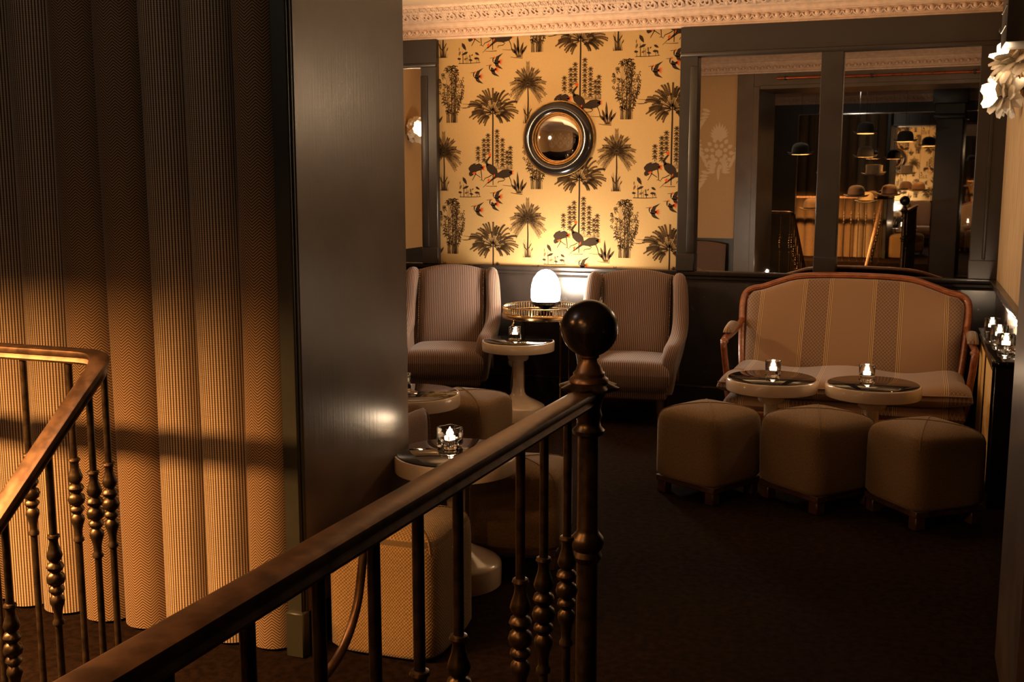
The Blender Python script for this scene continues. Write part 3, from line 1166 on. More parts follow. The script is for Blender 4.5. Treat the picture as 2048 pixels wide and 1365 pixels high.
ZB0 = 1.55 * (1 - 1 / RK)     # their floor level before scaling


def baluster(parent, x, y, ztop, zknob, zbot):
    q = MB()
    q.lathe([(0.0108, zbot), (0.0108, ztop)], 10)
    if zbot == ZB0:
        q.lathe([(0.018, zbot), (0.018, zbot + 0.012), (0.0108, zbot + 0.03)], 10)
    o = q.build('baluster', 'bronze', parent)
    o.location = (x, y, 0)
    share(KNOB, 'turned_knob', o, (0, 0, zknob))
    return o


bal = thing('stair_balustrade', 'bronze stair balustrade running across the foreground to a ball-topped newel post', 'railing', (-0.746 * 0.75, 2.586 * 0.75, 1.55 * 0.25))
bal.scale = (0.75, 0.75, 0.75)
q = MB()
pth = [(0.0, 0.01, 1.035), (-0.03, -0.86, 1.032), (-0.055, -1.74, 1.03), (-0.106, -3.45, 1.03)]
q.sweep(pth, RAILP)
q.build('handrail', 'rail', bal, smooth=50)
for yw in (2.426, 2.265, 2.12, 1.803, 1.64, 1.485, 1.322, 1.15, 0.99, 0.83, 0.67, 0.51, 0.35, 0.19, 0.03, -0.13, -0.3, -0.47, -0.64, -0.81):
    dy = yw - 2.586
    baluster(bal, 0.0316 * dy, dy, 0.993, 0.70, ZB0)
q = MB()
q.lathe([(0.050, ZB0), (0.050, ZB0 + 0.05), (0.040, ZB0 + 0.08), (0.030, ZB0 + 0.10), (0.0275, ZB0 + 0.12), (0.0275, 0.58), (0.032, 0.585), (0.038, 0.598), (0.033, 0.612), (0.040, 0.622), (0.044, 0.636), (0.040, 0.648), (0.030, 0.660), (0.0275, 0.668), (0.0265, 0.912),
         (0.040, 0.918), (0.041, 0.928), (0.031, 0.938), (0.029, 0.95), (0.034, 0.965), (0.030, 0.98), (0.034, 1.0), (0.044, 1.02), (0.044, 1.036)], 20)
newel = q.build('newel_post', 'bronze', bal)
q = MB()
rows = []
for rr, z, am in ((0.030, 1.030, 0), (0.052, 1.026, 0.05), (0.068, 1.034, 0.13), (0.070, 1.040, 0.13), (0.050, 1.050, 0.06), (0.042, 1.052, 0)):
    rows.append([(rr * (1 + am * math.cos(8 * 2 * PI * k / 48)) * math.cos(2 * PI * k / 48), rr * (1 + am * math.cos(8 * 2 * PI * k / 48)) * math.sin(2 * PI * k / 48), z) for k in range(48)])
q.grid(rows, cu=True)
q.build('leaf_collar', 'bronze', newel)
q = MB()
q.lathe([(0.046, 1.046), (0.050, 1.052), (0.048, 1.060), (0.040, 1.066), (0.040, 1.074), (0.034, 1.080), (0.030, 1.092), (0.022, 1.102), (0.021, 1.110), (0.026, 1.114), (0.026, 1.120), (0.018, 1.128)], 24)
q.build('finial_neck', 'rail', newel)
q = MB()
q.sphere((0, 0, 1.186), 0.0715, 40, 24)
q.build('ball', 'ball', newel, label='dark polished ball finial')
# slender curved stair handrail meeting the balustrade
q = MB()
pts = spline([(-0.95, 1.768, 0.865), (-0.95, 1.758, 0.82), (-0.95, 1.735, 0.755), (-0.95, 1.685, 0.70), (-0.95, 1.613, 0.672), (-0.95, 1.48, 0.655), (-0.95, 1.2, 0.64), (-0.95, 0.8, 0.62)], 6)
q.tube(pts, 0.0085, 10)
q.build('stair_handrail', 'rail')
o_ = bpy.data.objects['stair_handrail']
o_.scale = (0.75, 0.75, 0.75)
o_.location = (0, 0, 1.55 * 0.25)
tag(o_, 'slim curved bronze tube handrail descending behind the foreground balusters', 'handrail')

bal2 = thing('stair_balustrade', 'bronze balustrade turning a corner in front of the curtain and sloping down the stairs', 'railing', (-2.34 * 0.75, 2.72 * 0.75, 1.55 * 0.25))
bal2.scale = (0.75, 0.75, 0.75)
q = MB()
pts = [(-2.6, 0, 1.022), (-1.4, 0, 1.022), (-0.5, 0, 1.022)] + spline([(-0.12, 0, 1.022), (-0.06, -0.005, 1.020), (-0.022, -0.022, 1.012), (-0.004, -0.055, 0.995), (0, -0.10, 0.962), (0, -0.16, 0.915)], 4) + \
    [(0, -0.3, 0.80), (0, -0.6, 0.553), (0, -1.0, 0.224), (0, -2.0, -0.60)]
q.sweep(pts, RAILP)
q.build('handrail', 'rail', bal2, smooth=50)
for xw in (-2.361, -2.503, -2.689, -2.86, -3.03, -3.20, -3.37, -3.54):
    baluster(bal2, xw + 2.34, 0 if xw < -2.4 else -0.006, 0.99, 0.665, ZB0)
for k, yw in enumerate((2.62, 2.44, 2.262, 2.085, 1.91, 1.73, 1.55)):
    dy = yw - 2.72
    zr = 0.915 + (dy + 0.16) * 0.823
    baluster(bal2, 0, dy, zr - 0.04, zr - 0.30, zr - 1.35)


# ------------------------------------------------------------------ tables, candles
def make_table(label):
    t = thing('pedestal_table', label, 'table', (0, 0, 0), 0, 'cream pedestal tables')
    q = MB()
    q.lathe([(0.172, 0.0), (0.176, 0.004), (0.176, 0.082), (0.170, 0.092), (0.150, 0.104), (0.110, 0.124), (0.075, 0.142), (0.052, 0.160), (0.042, 0.180), (0.037, 0.22), (0.035, 0.30), (0.037, 0.40)], 40)
    q.build('pedestal', 'cream', t)
    q = MB()
    q.lathe([(0.040, 0.385), (0.060, 0.388), (0.067, 0.396), (0.070, 0.405), (0.071, 0.448), (0.068, 0.454)], 32)
    q.build('collar', 'cream', t)
    q = MB()
    q.lathe([(0.06, 0.452), (0.228, 0.452), (0.236, 0.456), (0.2375, 0.462), (0.2375, 0.510), (0.234, 0.516), (0.226, 0.517), (0.224, 0.512), (0.06, 0.511)], 56)
    q.build('tabletop', 'cream', t)
    q = MB()
    q.lathe([(0.001, 0.5115), (0.2235, 0.5115), (0.2255, 0.5135), (0.2255, 0.519), (0.223, 0.521), (0.001, 0.521)], 56, cap=False)
    q.build('glass_disc', 'blackglass', t, label='black glass disc')
    return t


TZ = 0.521
tables = [(-1.606, 3.74, 'cream pedestal table with black glass top seen through the stair rail'),
          (-2.275, 4.76, 'cream pedestal table half hidden behind the dark pillar'),
          (-2.385, 6.60, 'cream pedestal table standing between the two striped armchairs'),
          (-0.668, 5.785, 'cream pedestal table before the sofa, left of the pair'),
          (-0.160, 5.790, 'cream pedestal table before the sofa, right of the pair')]
t0 = None
for x, y, lb in tables:
    if t0 is None:
        t0 = make_table(lb)
        t0.location = (x, y, 0)
    else:
        dup(t0, lb, (x, y, 0), rnd.uniform(0, 6))


def make_candle(label, square, loc, rz, s=1.0, power=1.0):
    t = thing('tealight_holder', label, 'candle holder', loc, rz, 'glass tealight holders')
    q = MB()
    if square:
        a = 0.039
        prof_o = [(a - 0.004, 0.0), (a, 0.004), (a, 0.080), (a - 0.002, 0.082), (a - 0.006, 0.080), (a - 0.006, 0.036), (a - 0.012, 0.030)]
        def ring(rr, z):
            out = []
            for k in range(32):
                an = 2 * PI * k / 32
                c_, s_ = math.cos(an), math.sin(an)
                n_ = (abs(c_) ** 10 + abs(s_) ** 10) ** (-0.1)
                out.append((rr * n_ * c_, rr * n_ * s_, z))
            return out
        q.grid([ring(0.001, 0.0)] + [ring(rr, z) for rr, z in prof_o] + [ring(0.001, 0.030)], cu=True)
    else:
        q.lathe([(0.001, 0.0), (0.036, 0.0), (0.040, 0.004), (0.041, 0.070), (0.0415, 0.082), (0.039, 0.083), (0.037, 0.080), (0.0355, 0.034), (0.029, 0.029), (0.001, 0.028)], 32, cap=False)
    q.build('glass', 'glass', t)
    q = MB()
    q.lathe([(0.0185, 0.0302), (0.019, 0.031), (0.0195, 0.044), (0.018, 0.0455), (0.004, 0.0445)], 20)
    wx = q.build('tealight', 'glowing_wax', t)
    q = MB()
    q.lathe([(0.0008, 0.0445), (0.007, 0.048), (0.0125, 0.054), (0.0125, 0.060), (0.0085, 0.067), (0.004, 0.074), (0.0005, 0.081)], 12)
    q.build('flame', 'flame', wx)
    for ch in [o for o in t.children]:
        pass
    t.scale = (s, s, s)
    ld = bpy.data.lights.new('candle_light', 'POINT')
    ld.energy = 0.9 * power
    ld.color = CANDLE
    ld.shadow_soft_size = 0.012
    lo = bpy.data.objects.new('candle_light', ld)
    col.objects.link(lo)
    lo.location = (loc[0], loc[1], loc[2] + 0.098 * s)
    return t


make_candle('square glass tealight holder on the table behind the stair rail', True, (-1.655, 3.80, TZ), R(62))
make_candle('square glass tealight holder on the table beside the dark pillar', True, (-2.335, 4.79, TZ), R(25))
make_candle('glass tealight holder on the table between the striped armchairs', True, (-2.415, 6.62, TZ), R(15))
make_candle('round glass tealight holder on the left table before the sofa', False, (-0.668, 5.83, TZ), 0)
make_candle('round glass tealight holder on the right table before the sofa', False, (-0.195, 5.86, TZ), 0)

# ------------------------------------------------------------------ poufs


def make_pouf(label, S, H, cloth, plinth=True):
    t = thing('pouf', label, 'stool', (0, 0, 0))
    zb = 0.085 if plinth else 0.012
    hs = S / 2

    def ring(k, z, n=5.5, seg=64):
        out = []
        for i in range(seg):
            a = 2 * PI * i / seg + PI / 4
            c_, s_ = math.cos(a), math.sin(a)
            r_ = (abs(c_) ** n + abs(s_) ** n) ** (-1 / n)
            out.append((hs * k * r_ * c_, hs * k * r_ * s_, z))
        return out
    rows = [ring(0.94, zb), ring(0.985, zb + 0.006), ring(1.0, zb + 0.02, 9), ring(1.0, zb + 0.12, 9), ring(1.0, H - 0.13, 9), ring(1.0, H - 0.085, 8), ring(0.985, H - 0.062, 7)]
    for k, dz in ((0.95, 0.046), (0.89, 0.034), (0.78, 0.0225), (0.62, 0.0125), (0.42, 0.0055), (0.2, 0.001), (0.01, 0.0)):
        rows.append(ring(k, H - dz, 2 + 5 * k))
    q = MB()
    per = 8 * hs

    def uvf(i, j):
        p_ = rows[i][j % 64]
        # side: around perimeter / height; top: planar
        if i <= 6:
            return (per * j / 64, p_[2])
        return (p_[0], p_[1])
    q.grid(rows, cu=True, uvs=uvf)
    q.build('upholstery', cloth, t, smooth=70)
    sm = MB()
    for k in range(4):
        a = PI / 4 + k * PI / 2
        pts = []
        for i, rw in enumerate(rows[5:]):
            j = int(round((a - PI / 4) / (2 * PI) * 64)) % 64
            pts.append((rw[j][0], rw[j][1], rw[j][2] + 0.0008))
        sm.tube(pts, 0.0026, 6)
    sm.build('seam', cloth, t)
    if plinth:
        q = MB()
        e = hs - 0.012
        q.rbox(-e, -e, 0.058, e, e, 0.088, 0.004, 1)
        q.build('plinth', 'darkwood', t)
        for sx in (-1, 1):
            for sy in (-1, 1):
                q = MB()
                x0, y0 = sx * (e - 0.032), sy * (e - 0.032)
                q.rbox(x0 - 0.026, y0 - 0.026, 0, x0 + 0.026, y0 + 0.026, 0.064, 0.004, 1)
                q.build('leg', 'darkwood', t)
    return t


pf = make_pouf('brown tweed cube pouf, leftmost of the three before the sofa tables', 0.39, 0.445, 'tweed')
PR3 = 0.39 / math.sqrt(2)


def near_corner(pouf, x, y, ang, S):
    """place so that its nearest corner is at x, y; ang is the direction from the corner to the centre"""
    rr = S / math.sqrt(2)
    pouf.location = (x + rr * math.cos(ang), y + rr * math.sin(ang), 0)
    pouf.rotation_euler = (0, 0, ang - PI / 4)


near_corner(pf, -0.835, 5.05, R(106), 0.39)
p2 = dup(pf, 'brown tweed cube pouf, middle one of the three before the sofa tables', (0, 0, 0))
near_corner(p2, -0.360, 5.070, R(96), 0.415)
p2.scale = (1.06, 1.06, 1.03)
p3 = dup(pf, 'brown tweed cube pouf, rightmost of the three before the sofa tables', (0, 0, 0))
near_corner(p3, 0.068, 4.985, R(84), 0.395)
p3.scale = (1.01, 1.01, 1.03)
pf.scale = (1.0, 1.0, 1.03)
pl_ = make_pouf('tall tan basket-weave pouf in front against the dark pillar', 0.385, 0.455, 'basket', False)
pl_.location = (-1.572, 3.20, 0)
pl_.rotation_euler = (0, 0, R(1.5))
pb = make_pouf('brown tweed pouf just right of the table behind the stair rail', 0.38, 0.42, 'tweed', True)
pb.location = (-1.475, 4.13, 0)
pb.rotation_euler = (0, 0, R(8))
pc = make_pouf('brown tweed pouf beyond the table beside the dark pillar', 0.40, 0.45, 'tweed', True)
pc.location = (-2.19, 5.24, 0)
pc.rotation_euler = (0, 0, R(-6))

# ------------------------------------------------------------------ striped armchairs (local: front = -y)


def make_armchair(label):
    t = thing('armchair', label, 'armchair', (0, 0, 0), 0, 'striped armchairs by the far wall')
    W = 0.225

    def back(s, t_):
        x = s * W
        tt = (t_ + 1) / 2
        ztop = 0.955 - 0.038 * s * s
        z = 0.36 + (ztop - 0.36) * tt
        y = 0.17 + 0.15 * tt + 0.02 * math.sin(PI * tt)
        return (x, y, z), (0, -0.97, 0.24), 0.050, 0.045
    q = MB()
    pillow(q, back, 18, 18, edge=8, uvf=lambda p_: (p_[0], p_[2]))
    q.build('backrest', 'pinstripe', t, smooth=70)
    # outside back panel
    q = MB()

    def oback(s, t_):
        x = s * 0.29
        tt = (t_ + 1) / 2
        ztop = 0.935 - 0.03 * s * s
        z = 0.20 + (ztop - 0.20) * tt
        return (x, 0.285 + 0.08 * tt, z), (0, -1, 0), 0.03, 0.022
    pillow(q, oback, 12, 12, edge=10, uvf=lambda p_: (p_[0], p_[2]))
    q.build('back_panel', 'pinstripe', t, smooth=70)
    # wings flowing into scroll arms
    for sg in (-1, 1):
        outl = spline([(0.375, 0.905), (0.315, 0.935), (0.250, 0.925), (0.215, 0.86), (0.195, 0.76), (0.165, 0.67), (0.085, 0.595), (-0.03, 0.555), (-0.16, 0.535), (-0.245, 0.515), (-0.285, 0.46), (-0.285, 0.37), (-0.262, 0.27), (-0.258, 0.21)], 4)
        n = len(outl)
        rows = []
        for i, o_ in enumerate(outl):
            f_ = i / (n - 1)
            a = o_
            inner = Vector((0.34 - 0.30 * f_, 0.80 - 0.62 * f_))
            dv = (inner - a)
            dl = dv.length
            dv.normalize()
            # lateral position: wings upright, arms flare outward a little, front pulled in low
            xc = 0.262 + 0.035 * math.sin(PI * min(1, f_ * 1.25)) - 0.03 * max(0, f_ - 0.75) * 4 * 0.6
            h = 0.040 + 0.012 * math.sin(PI * f_)
            row = []
            for wd, dp in ((-h * 0.75, dl * 0.9), (-h * 0.85, 0.12), (-h, 0.055), (-h * 0.82, 0.022), (-h * 0.45, 0.005), (0, 0), (h * 0.45, 0.005), (h * 0.82, 0.022), (h, 0.055), (h * 0.85, 0.12), (h * 0.75, dl * 0.9)):
                pp = a + dv * min(dp, dl * 0.95)
                row.append((sg * (xc + wd), pp.x, pp.y))
            rows.append(row)
        q = MB()
        q.grid(rows, flip=(sg < 0))
        q.build('arm', 'pinstripe', t, smooth=70)
        # row of nails down the inside edge
        q = MB()
        for i in range(2, 40):
            z = 0.40 + 0.5 * i / 40
            tt = (z - 0.36) / 0.58
            q.sphere((sg * 0.222, 0.115 + 0.15 * tt, z + 0.01), 0.0042, 6, 4)
        q.build('nail_trim', 'brass', t, kind='stuff')

    def seat(s, t_):
        x = s * (0.272 - 0.03 * max(0, t_) )
        y = -0.05 + t_ * 0.265
        return (x, y, 0.335), (0, 0, 1), 0.078 + 0.012 * (1 - s * s), 0.125
    q = MB()
    pillow(q, seat, 20, 16, edge=12, uvf=lambda p_: (p_[0], p_[1]))
    q.build('seat', 'pinstripe', t, smooth=75)
    q = MB()
    q.rbox(-0.255, -0.275, 0.175, 0.255, 0.30, 0.24, 0.02, 3)
    q.build('seat_rail', 'pinstripe', t)
    for sx in (-1, 1):
        for y in (-0.24, 0.27):
            q = MB()
            q.lathe([(0.012, 0.0), (0.016, 0.01), (0.024, 0.12), (0.026, 0.19)], 10, c=(sx * 0.215, y, 0))
            q.build('leg', 'darkwood', t)
    return t


ac = make_armchair('striped scroll-arm armchair left of the lamp table')
ac.location = (-3.01, 6.88, 0)
ac.rotation_euler = (0, 0, R(16))
ac.scale = (1.03, 1.0, 1.0)
ac2 = dup(ac, 'striped scroll-arm armchair right of the lamp table, behind the newel ball', (-1.705, 6.88, 0), R(7))

# ------------------------------------------------------------------ sofa
sf = thing('sofa', 'cherry-framed two-seat sofa in brown banded cloth below the wall mirrors', 'sofa', (-0.36, 6.52, 0), 0)
SW = 0.70


def back_outline(n=5):
    half = [(0.655, 0.40), (0.675, 0.55), (0.690, 0.70), (0.697, 0.80), (0.685, 0.862), (0.640, 0.890), (0.57, 0.905), (0.47, 0.940), (0.36, 0.972), (0.20, 0.985), (0.0, 0.988)]
    L = spline([(-x, z, 0) for x, z in half], n)
    Rr = [Vector((-p_.x, p_.y, 0)) for p_ in L[::-1]][1:]
    return [(p_.x, p_.y) for p_ in L + Rr]


def rake(z):
    return 0.02 + 0.60 * (z - 0.40) ** 1.05 if z > 0.4 else 0.02


ol = back_outline()
q = MB()
FP = [(-0.022, -0.016), (-0.012, -0.024), (0.012, -0.024), (0.022, -0.016), (0.024, 0.0), (0.020, 0.018), (0.008, 0.026), (-0.008, 0.026), (-0.020, 0.018), (-0.024, 0.0)]
q.sweep([(x, rake(z) + 0.0, z) for x, z in ol], FP, up=(0, -1, 0.2))
frame = q.build('back_frame', 'cherry', sf, smooth=50)
q = MB()
topn = [(x, z) for x, z in ol if z > 0.86]
q.tube([(x, rake(z) - 0.026, z - 0.004) for x, z in topn], 0.006, 6)
q.build('moulding_bead', 'cherry', frame)


def zo(x):    # height of outline at lateral x
    best = 0.40
    xs = abs(x)
    for (xa, za), (xb, zb) in zip(ol, ol[1:]):
        if za > 0.86 and min(xa, xb) <= -xs <= max(xa, xb):
            k = (-xs - xa) / (xb - xa) if xb != xa else 0
            return za + (zb - za) * k
    return 0.87


def sback(s, t_):
    tt = (t_ + 1) / 2
    z0 = 0.38
    hw = 0.640 + 0.035 * tt
    x = s * hw
    zt = zo(min(abs(x), 0.66) if abs(x) < 0.68 else 0.66) - 0.018
    if abs(s) > 0.93:
        zt -= 0.04 * ((abs(s) - 0.93) / 0.07) ** 2
    z = z0 + (zt - z0) * tt
    return (x, rake(z), z), (0, -0.94, 0.33), 0.055, 0.02


q = MB()
pillow(q, sback, 34, 20, edge=14, uvf=lambda p_: (p_[0] + 0.0, p_[2]))
up = q.build('back_upholstery', 'sofa', sf, smooth=75)
q = MB()
ins = []
for k in range(41):
    s = -1 + 2 * k / 40
    p_, n_, a_, b_ = sback(s * 0.985, 0.985)
    ins.append((p_[0], p_[1] - 0.022, p_[2] + 0.004))
q.tube(ins, 0.0045, 6)
q.build('piping', 'sofa', up)


def scush(s, t_):
    x = s * 0.685
    y = -0.24 + t_ * 0.325
    sag = 0.018 * math.cos(s * PI * 2.0) - 0.016 * math.exp(-(s * 3) ** 2)
    xx = x * (1.035 if t_ < -0.2 else 1.0)
    return (xx, y, 0.392 + 0.25 * sag), (0, 0, 1), 0.072 + sag, 0.050


q = MB()
pillow(q, scush, 36, 18, edge=9, uvf=lambda p_: (p_[0], p_[1]))
cu = q.build('seat_cushion', 'sofa', sf, smooth=75)
q = MB()
ins = []
for k in range(61):
    s = -1 + 2 * k / 60
    p_, n_, a_, b_ = scush(s * 0.99, -0.985)
    ins.append((p_[0], p_[1] - 0.004, p_[2] + 0.030))
q.tube(ins, 0.0045, 6)
q.build('piping', 'sofa', cu)
q = MB()


def sbase(s, t_):
    return (s * 0.675, -0.25 + t_ * 0.30, 0.29), (0, 0, 1), 0.06, 0.05


pillow(q, sbase, 30, 10, edge=14, uvf=lambda p_: (p_[0], p_[1]))
q.build('seat_base', 'sofa', sf, smooth=75)
q = MB()
q.rbox(-0.67, -0.555, 0.20, 0.67, -0.515, 0.262, 0.012, 3)
q.rbox(-0.67, -0.53, 0.205, -0.63, 0.05, 0.26, 0.01, 2)
q.rbox(0.63, -0.53, 0.205, 0.67, 0.05, 0.26, 0.01, 2)
q.rbox(-0.66, 0.02, 0.20, 0.66, 0.06, 0.42, 0.01, 2)
q.build('seat_frame', 'cherry', sf)
for sg in (-1, 1):
    q = MB()
    # arm: from the back frame forward, then the post sweeping down to the seat frame
    armp = spline([(sg * 0.688, rake(0.70), 0.700), (sg * 0.700, 0.02, 0.665), (sg * 0.712, -0.12, 0.645), (sg * 0.718, -0.27, 0.640), (sg * 0.716, -0.325, 0.626), (sg * 0.712, -0.335, 0.59), (sg * 0.708, -0.315, 0.52), (sg * 0.70, -0.30, 0.44), (sg * 0.69, -0.31, 0.34), (sg * 0.672, -0.325, 0.25)], 5)
    q.sweep(armp, [(-0.017, -0.014), (0, -0.02), (0.017, -0.014), (0.021, 0), (0.017, 0.014), (0, 0.02), (-0.017, 0.014), (-0.021, 0)], up=(sg * 1.0, 0.05, 0.05))
    a_ = q.build('arm', 'cherry', sf, smooth=55)
    q = MB()
    q.sphere((sg * 0.714, -0.318, 0.632), 0.026, 12, 8, sq=(1, 1, 0.8))
    q.build('scroll', 'cherry', a_)

    def pad(s, t_, sg=sg):
        return (sg * 0.708 + s * 0.032, -0.13 + t_ * 0.105, 0.672 - 0.05 * (t_ + 1) * -0.25), (0, 0, 1), 0.034, 0.014
    q = MB()
    pillow(q, pad, 10, 12, edge=3, uvf=lambda p_: (p_[0], p_[1]))
    q.build('arm_pad', 'sofa', a_, smooth=75)
    for y in (-0.525, 0.03):
        q = MB()
        pts = spline([(sg * 0.645, y, 0.24), (sg * 0.652, y - (0.012 if y < 0 else -0.02), 0.16), (sg * 0.645, y, 0.07), (sg * 0.655, y - (0.02 if y < 0 else -0.05), 0.0)], 4)
        q.tube(pts, 0.026, 8, scale=lambda f: 1.1 - 0.5 * f)
        q.build('leg', 'cherry', sf)
sf.location = (-0.340, 6.76, 0)
sf.scale = (0.957, 1.08, 0.965)

# ------------------------------------------------------------------ gallery table with lamp
gt = thing('gallery_table', 'round brass gallery table with a pierced rim between the armchairs, carrying a lamp', 'table', (-2.385, 7.08, 0))
gt.scale = (1.12, 1.12, 1)
q = MB()
q.lathe([(0.01, 0.622), (0.236, 0.622), (0.240, 0.626), (0.240, 0.640), (0.236, 0.644), (0.01, 0.644)], 48)
q.build('tabletop', 'blackglass', gt)
q = MB()
q.lathe([(0.236, 0.614), (0.245, 0.614), (0.247, 0.620), (0.247, 0.640), (0.244, 0.646), (0.236, 0.646)], 48, cap=False)
rim = q.build('rim', 'brass', gt)
q = MB()
for z in (0.650, 0.694):
    q.tube([(0.239 * math.cos(2 * PI * k / 48), 0.239 * math.sin(2 * PI * k / 48), z) for k in range(48)], 0.0042, 6, closed=True)
q.build('gallery_hoop', 'brass', rim)
q = MB()
q.rbox(-0.003, -0.0035, 0.646, 0.003, 0.0035, 0.694, 0.001, 1)
SPD = hidden_proto(q, 'gallery_spindle', 'brass')
for k in range(84):
    a = 2 * PI * k / 84
    share(SPD, 'gallery_spindle', rim, (0.239 * math.cos(a), 0.239 * math.sin(a), 0), (0, 0, a))
for k in range(4):
    a = PI / 4 + k * PI / 2 + 0.12
    q = MB()
    q.lathe([(0.010, 0.0), (0.014, 0.005), (0.014, 0.015), (0.008, 0.03), (0.008, 0.55), (0.014, 0.56), (0.016, 0.57), (0.010, 0.58), (0.009, 0.595), (0.018, 0.605), (0.018, 0.616)], 12, c=(0.205 * math.cos(a), 0.205 * math.sin(a), 0))
    q.build('leg', 'brass', gt)
lm = thing('table_lamp', 'glowing dome lamp of white glass on the brass gallery table', 'lamp', (-2.345, 7.04, 0.6445))
q = MB()
q.lathe([(0.055, 0.0), (0.058, 0.004), (0.050, 0.012), (0.022, 0.02), (0.020, 0.03), (0.06, 0.05), (0.098, 0.066), (0.104, 0.070), (0.104, 0.088), (0.098, 0.092)], 32)
q.build('lamp_base', 'ebony', lm)
q = MB()
q.lathe([(0.094, 0.091), (0.099, 0.11), (0.101, 0.15), (0.096, 0.20), (0.082, 0.245), (0.055, 0.282), (0.03, 0.298), (0.001, 0.304)], 32)
q.build('dome_shade', 'opal', lm)

# convex mirror
cm = thing('convex_mirror', 'round convex mirror in a broad black and gilt frame on the palm wallpaper', 'mirror', (-2.384, YB - 0.006, 1.838), rot=(R(90), 0, 0))
q = MB()
q.lathe([(0.17, 0.0), (0.258, 0.0), (0.262, 0.006), (0.258, 0.02), (0.240, 0.044), (0.215, 0.056), (0.192, 0.050), (0.178, 0.036), (0.172, 0.024)], 64, cap=False)
fr_ = q.build('frame', 'ebony', cm, smooth=60)
q = MB()
for rr, z, tr_ in ((0.260, 0.014, 0.0045), (0.178, 0.040, 0.004), (0.166, 0.030, 0.006)):
    q.tube([(rr * math.cos(2 * PI * k / 64), rr * math.sin(2 * PI * k / 64), z) for k in range(64)], tr_, 8, closed=True)
q.build('gilt_bead', 'gilt', fr_)
q = MB()
q.lathe([(0.172, 0.018), (0.160, 0.022)], 64, cap=False)
q.lathe([(0.165 * math.cos(R(k * 6)) if k < 15 else 0.0005, 0.018 + 0.030 * math.sin(R(k * 6))) for k in range(16)], 64, cap=False)
q.build('convex_glass', 'convex', cm, smooth=80)
q = MB()
q.tube([(0.008 * math.cos(2 * PI * k / 16), 0.272 + 0.008 * math.sin(2 * PI * k / 16), 0.01) for k in range(16)], 0.0022, 6, closed=True)
q.build('hanging_ring', 'ebony', cm)


# ------------------------------------------------------------------ flower sconces
def petal_mesh(L, Wd, cup):
    rows = []
    for i in range(7):
        t = i / 6
        wd = Wd * math.sin(PI * (0.10 + 0.80 * t ** 1.4)) ** 0.7
        row = []
        for j in range(7):
            s = -1 + 2 * j / 6
            row.append((s * wd / 2, -cup * math.sin(PI * t) * 0.5 + 0.25 * wd * s * s * 0.5 + 0.02 * t * t, L * t))
        rows.append(row)
    q = MB()
    q.grid(rows)
    n = len(q.v)
    q.grid([[(x, y + 0.003, z) for x, y, z in r_] for r_ in rows], flip=True)
    return q


PET = hidden_proto(petal_mesh(0.100, 0.074, 0.035), 'petal', 'porcelain')


def sconce(label, loc, rot, flowers, power):
    """wall at local x = 0, room towards -x"""
    t = thing('wall_sconce', label, 'wall lamp', loc, rot=rot)
    q = MB()
    q.rbox(-0.012, -0.022, -0.09, 0.0, 0.022, 0.09, 0.004, 1)
    q.lathe([(0.03, 0.0), (0.028, 0.012), (0.012, 0.02)], 20, M=Matrix.Rotation(R(-90), 4, 'Y'))
    q.build('backplate', 'brass', t)
    for fi, (c, ax, s) in enumerate(flowers):
        c, ax = Vector(c), Vector(ax).normalized()
        q = MB()
        q.tube(spline([(-0.01, 0, 0.0), tuple(c * 0.4), tuple(c)], 5), 0.006, 8)
        q.build('arm', 'brass', t)
        q = MB()
        q.sphere(tuple(c + ax * 0.018 * s), 0.020 * s, 14, 10)
        bl = q.build('bulb', 'bulb', t)
        qz = Vector((0, 0, 1)).rotation_difference(ax).to_matrix().to_4x4()
        for ring, (n_, open_, off) in enumerate(((5, 0.30, 0.0), (6, 0.62, -0.01), (7, 1.0, -0.02), (7, 1.45, -0.025))):
            for k in range(n_):
                a = 2 * PI * (k + 0.5 * ring) / n_
                M = Matrix.Translation(c + ax * off * s) @ qz @ Matrix.Rotation(a, 4, 'Z') @ Matrix.Translation((0, 0.024 * s, 0)) @ Matrix.Rotation(-open_, 4, 'X') @ Matrix.Scale(s, 4)
                e = share(PET, 'petal', bl)
                e.matrix_local = M
        ld = bpy.data.lights.new('sconce_light', 'POINT')
        ld.energy = power
        ld.color = (1.0, 0.68, 0.40)
        ld.shadow_soft_size = 0.03
        lo = bpy.data.objects.new('sconce_light', ld)
        col.objects.link(lo)
        lo.location = Vector(loc) + Matrix.Rotation(rot[2], 3, 'Z') @ (c + ax * 0.07 * s)
    return t


sconce('white porcelain flower sconce with two glowing blooms on the right wall', (XR - 0.004, 6.35, 2.03), (0, 0, 0),
       [((-0.085, 0.05, -0.03), (-0.75, -0.35, 0.0), 1.05), ((-0.06, -0.06, 0.13), (-0.55, -0.3, 0.65), 1.05)], 14)
sconce('white porcelain flower sconce on the left wall, reflected in the narrow mirror', (XL + 0.004, 5.75, 2.0), (0, 0, PI),
       [((-0.11, 0.0, 0.0), (-0.5, -0.7, 0.1), 1.0)], 14)

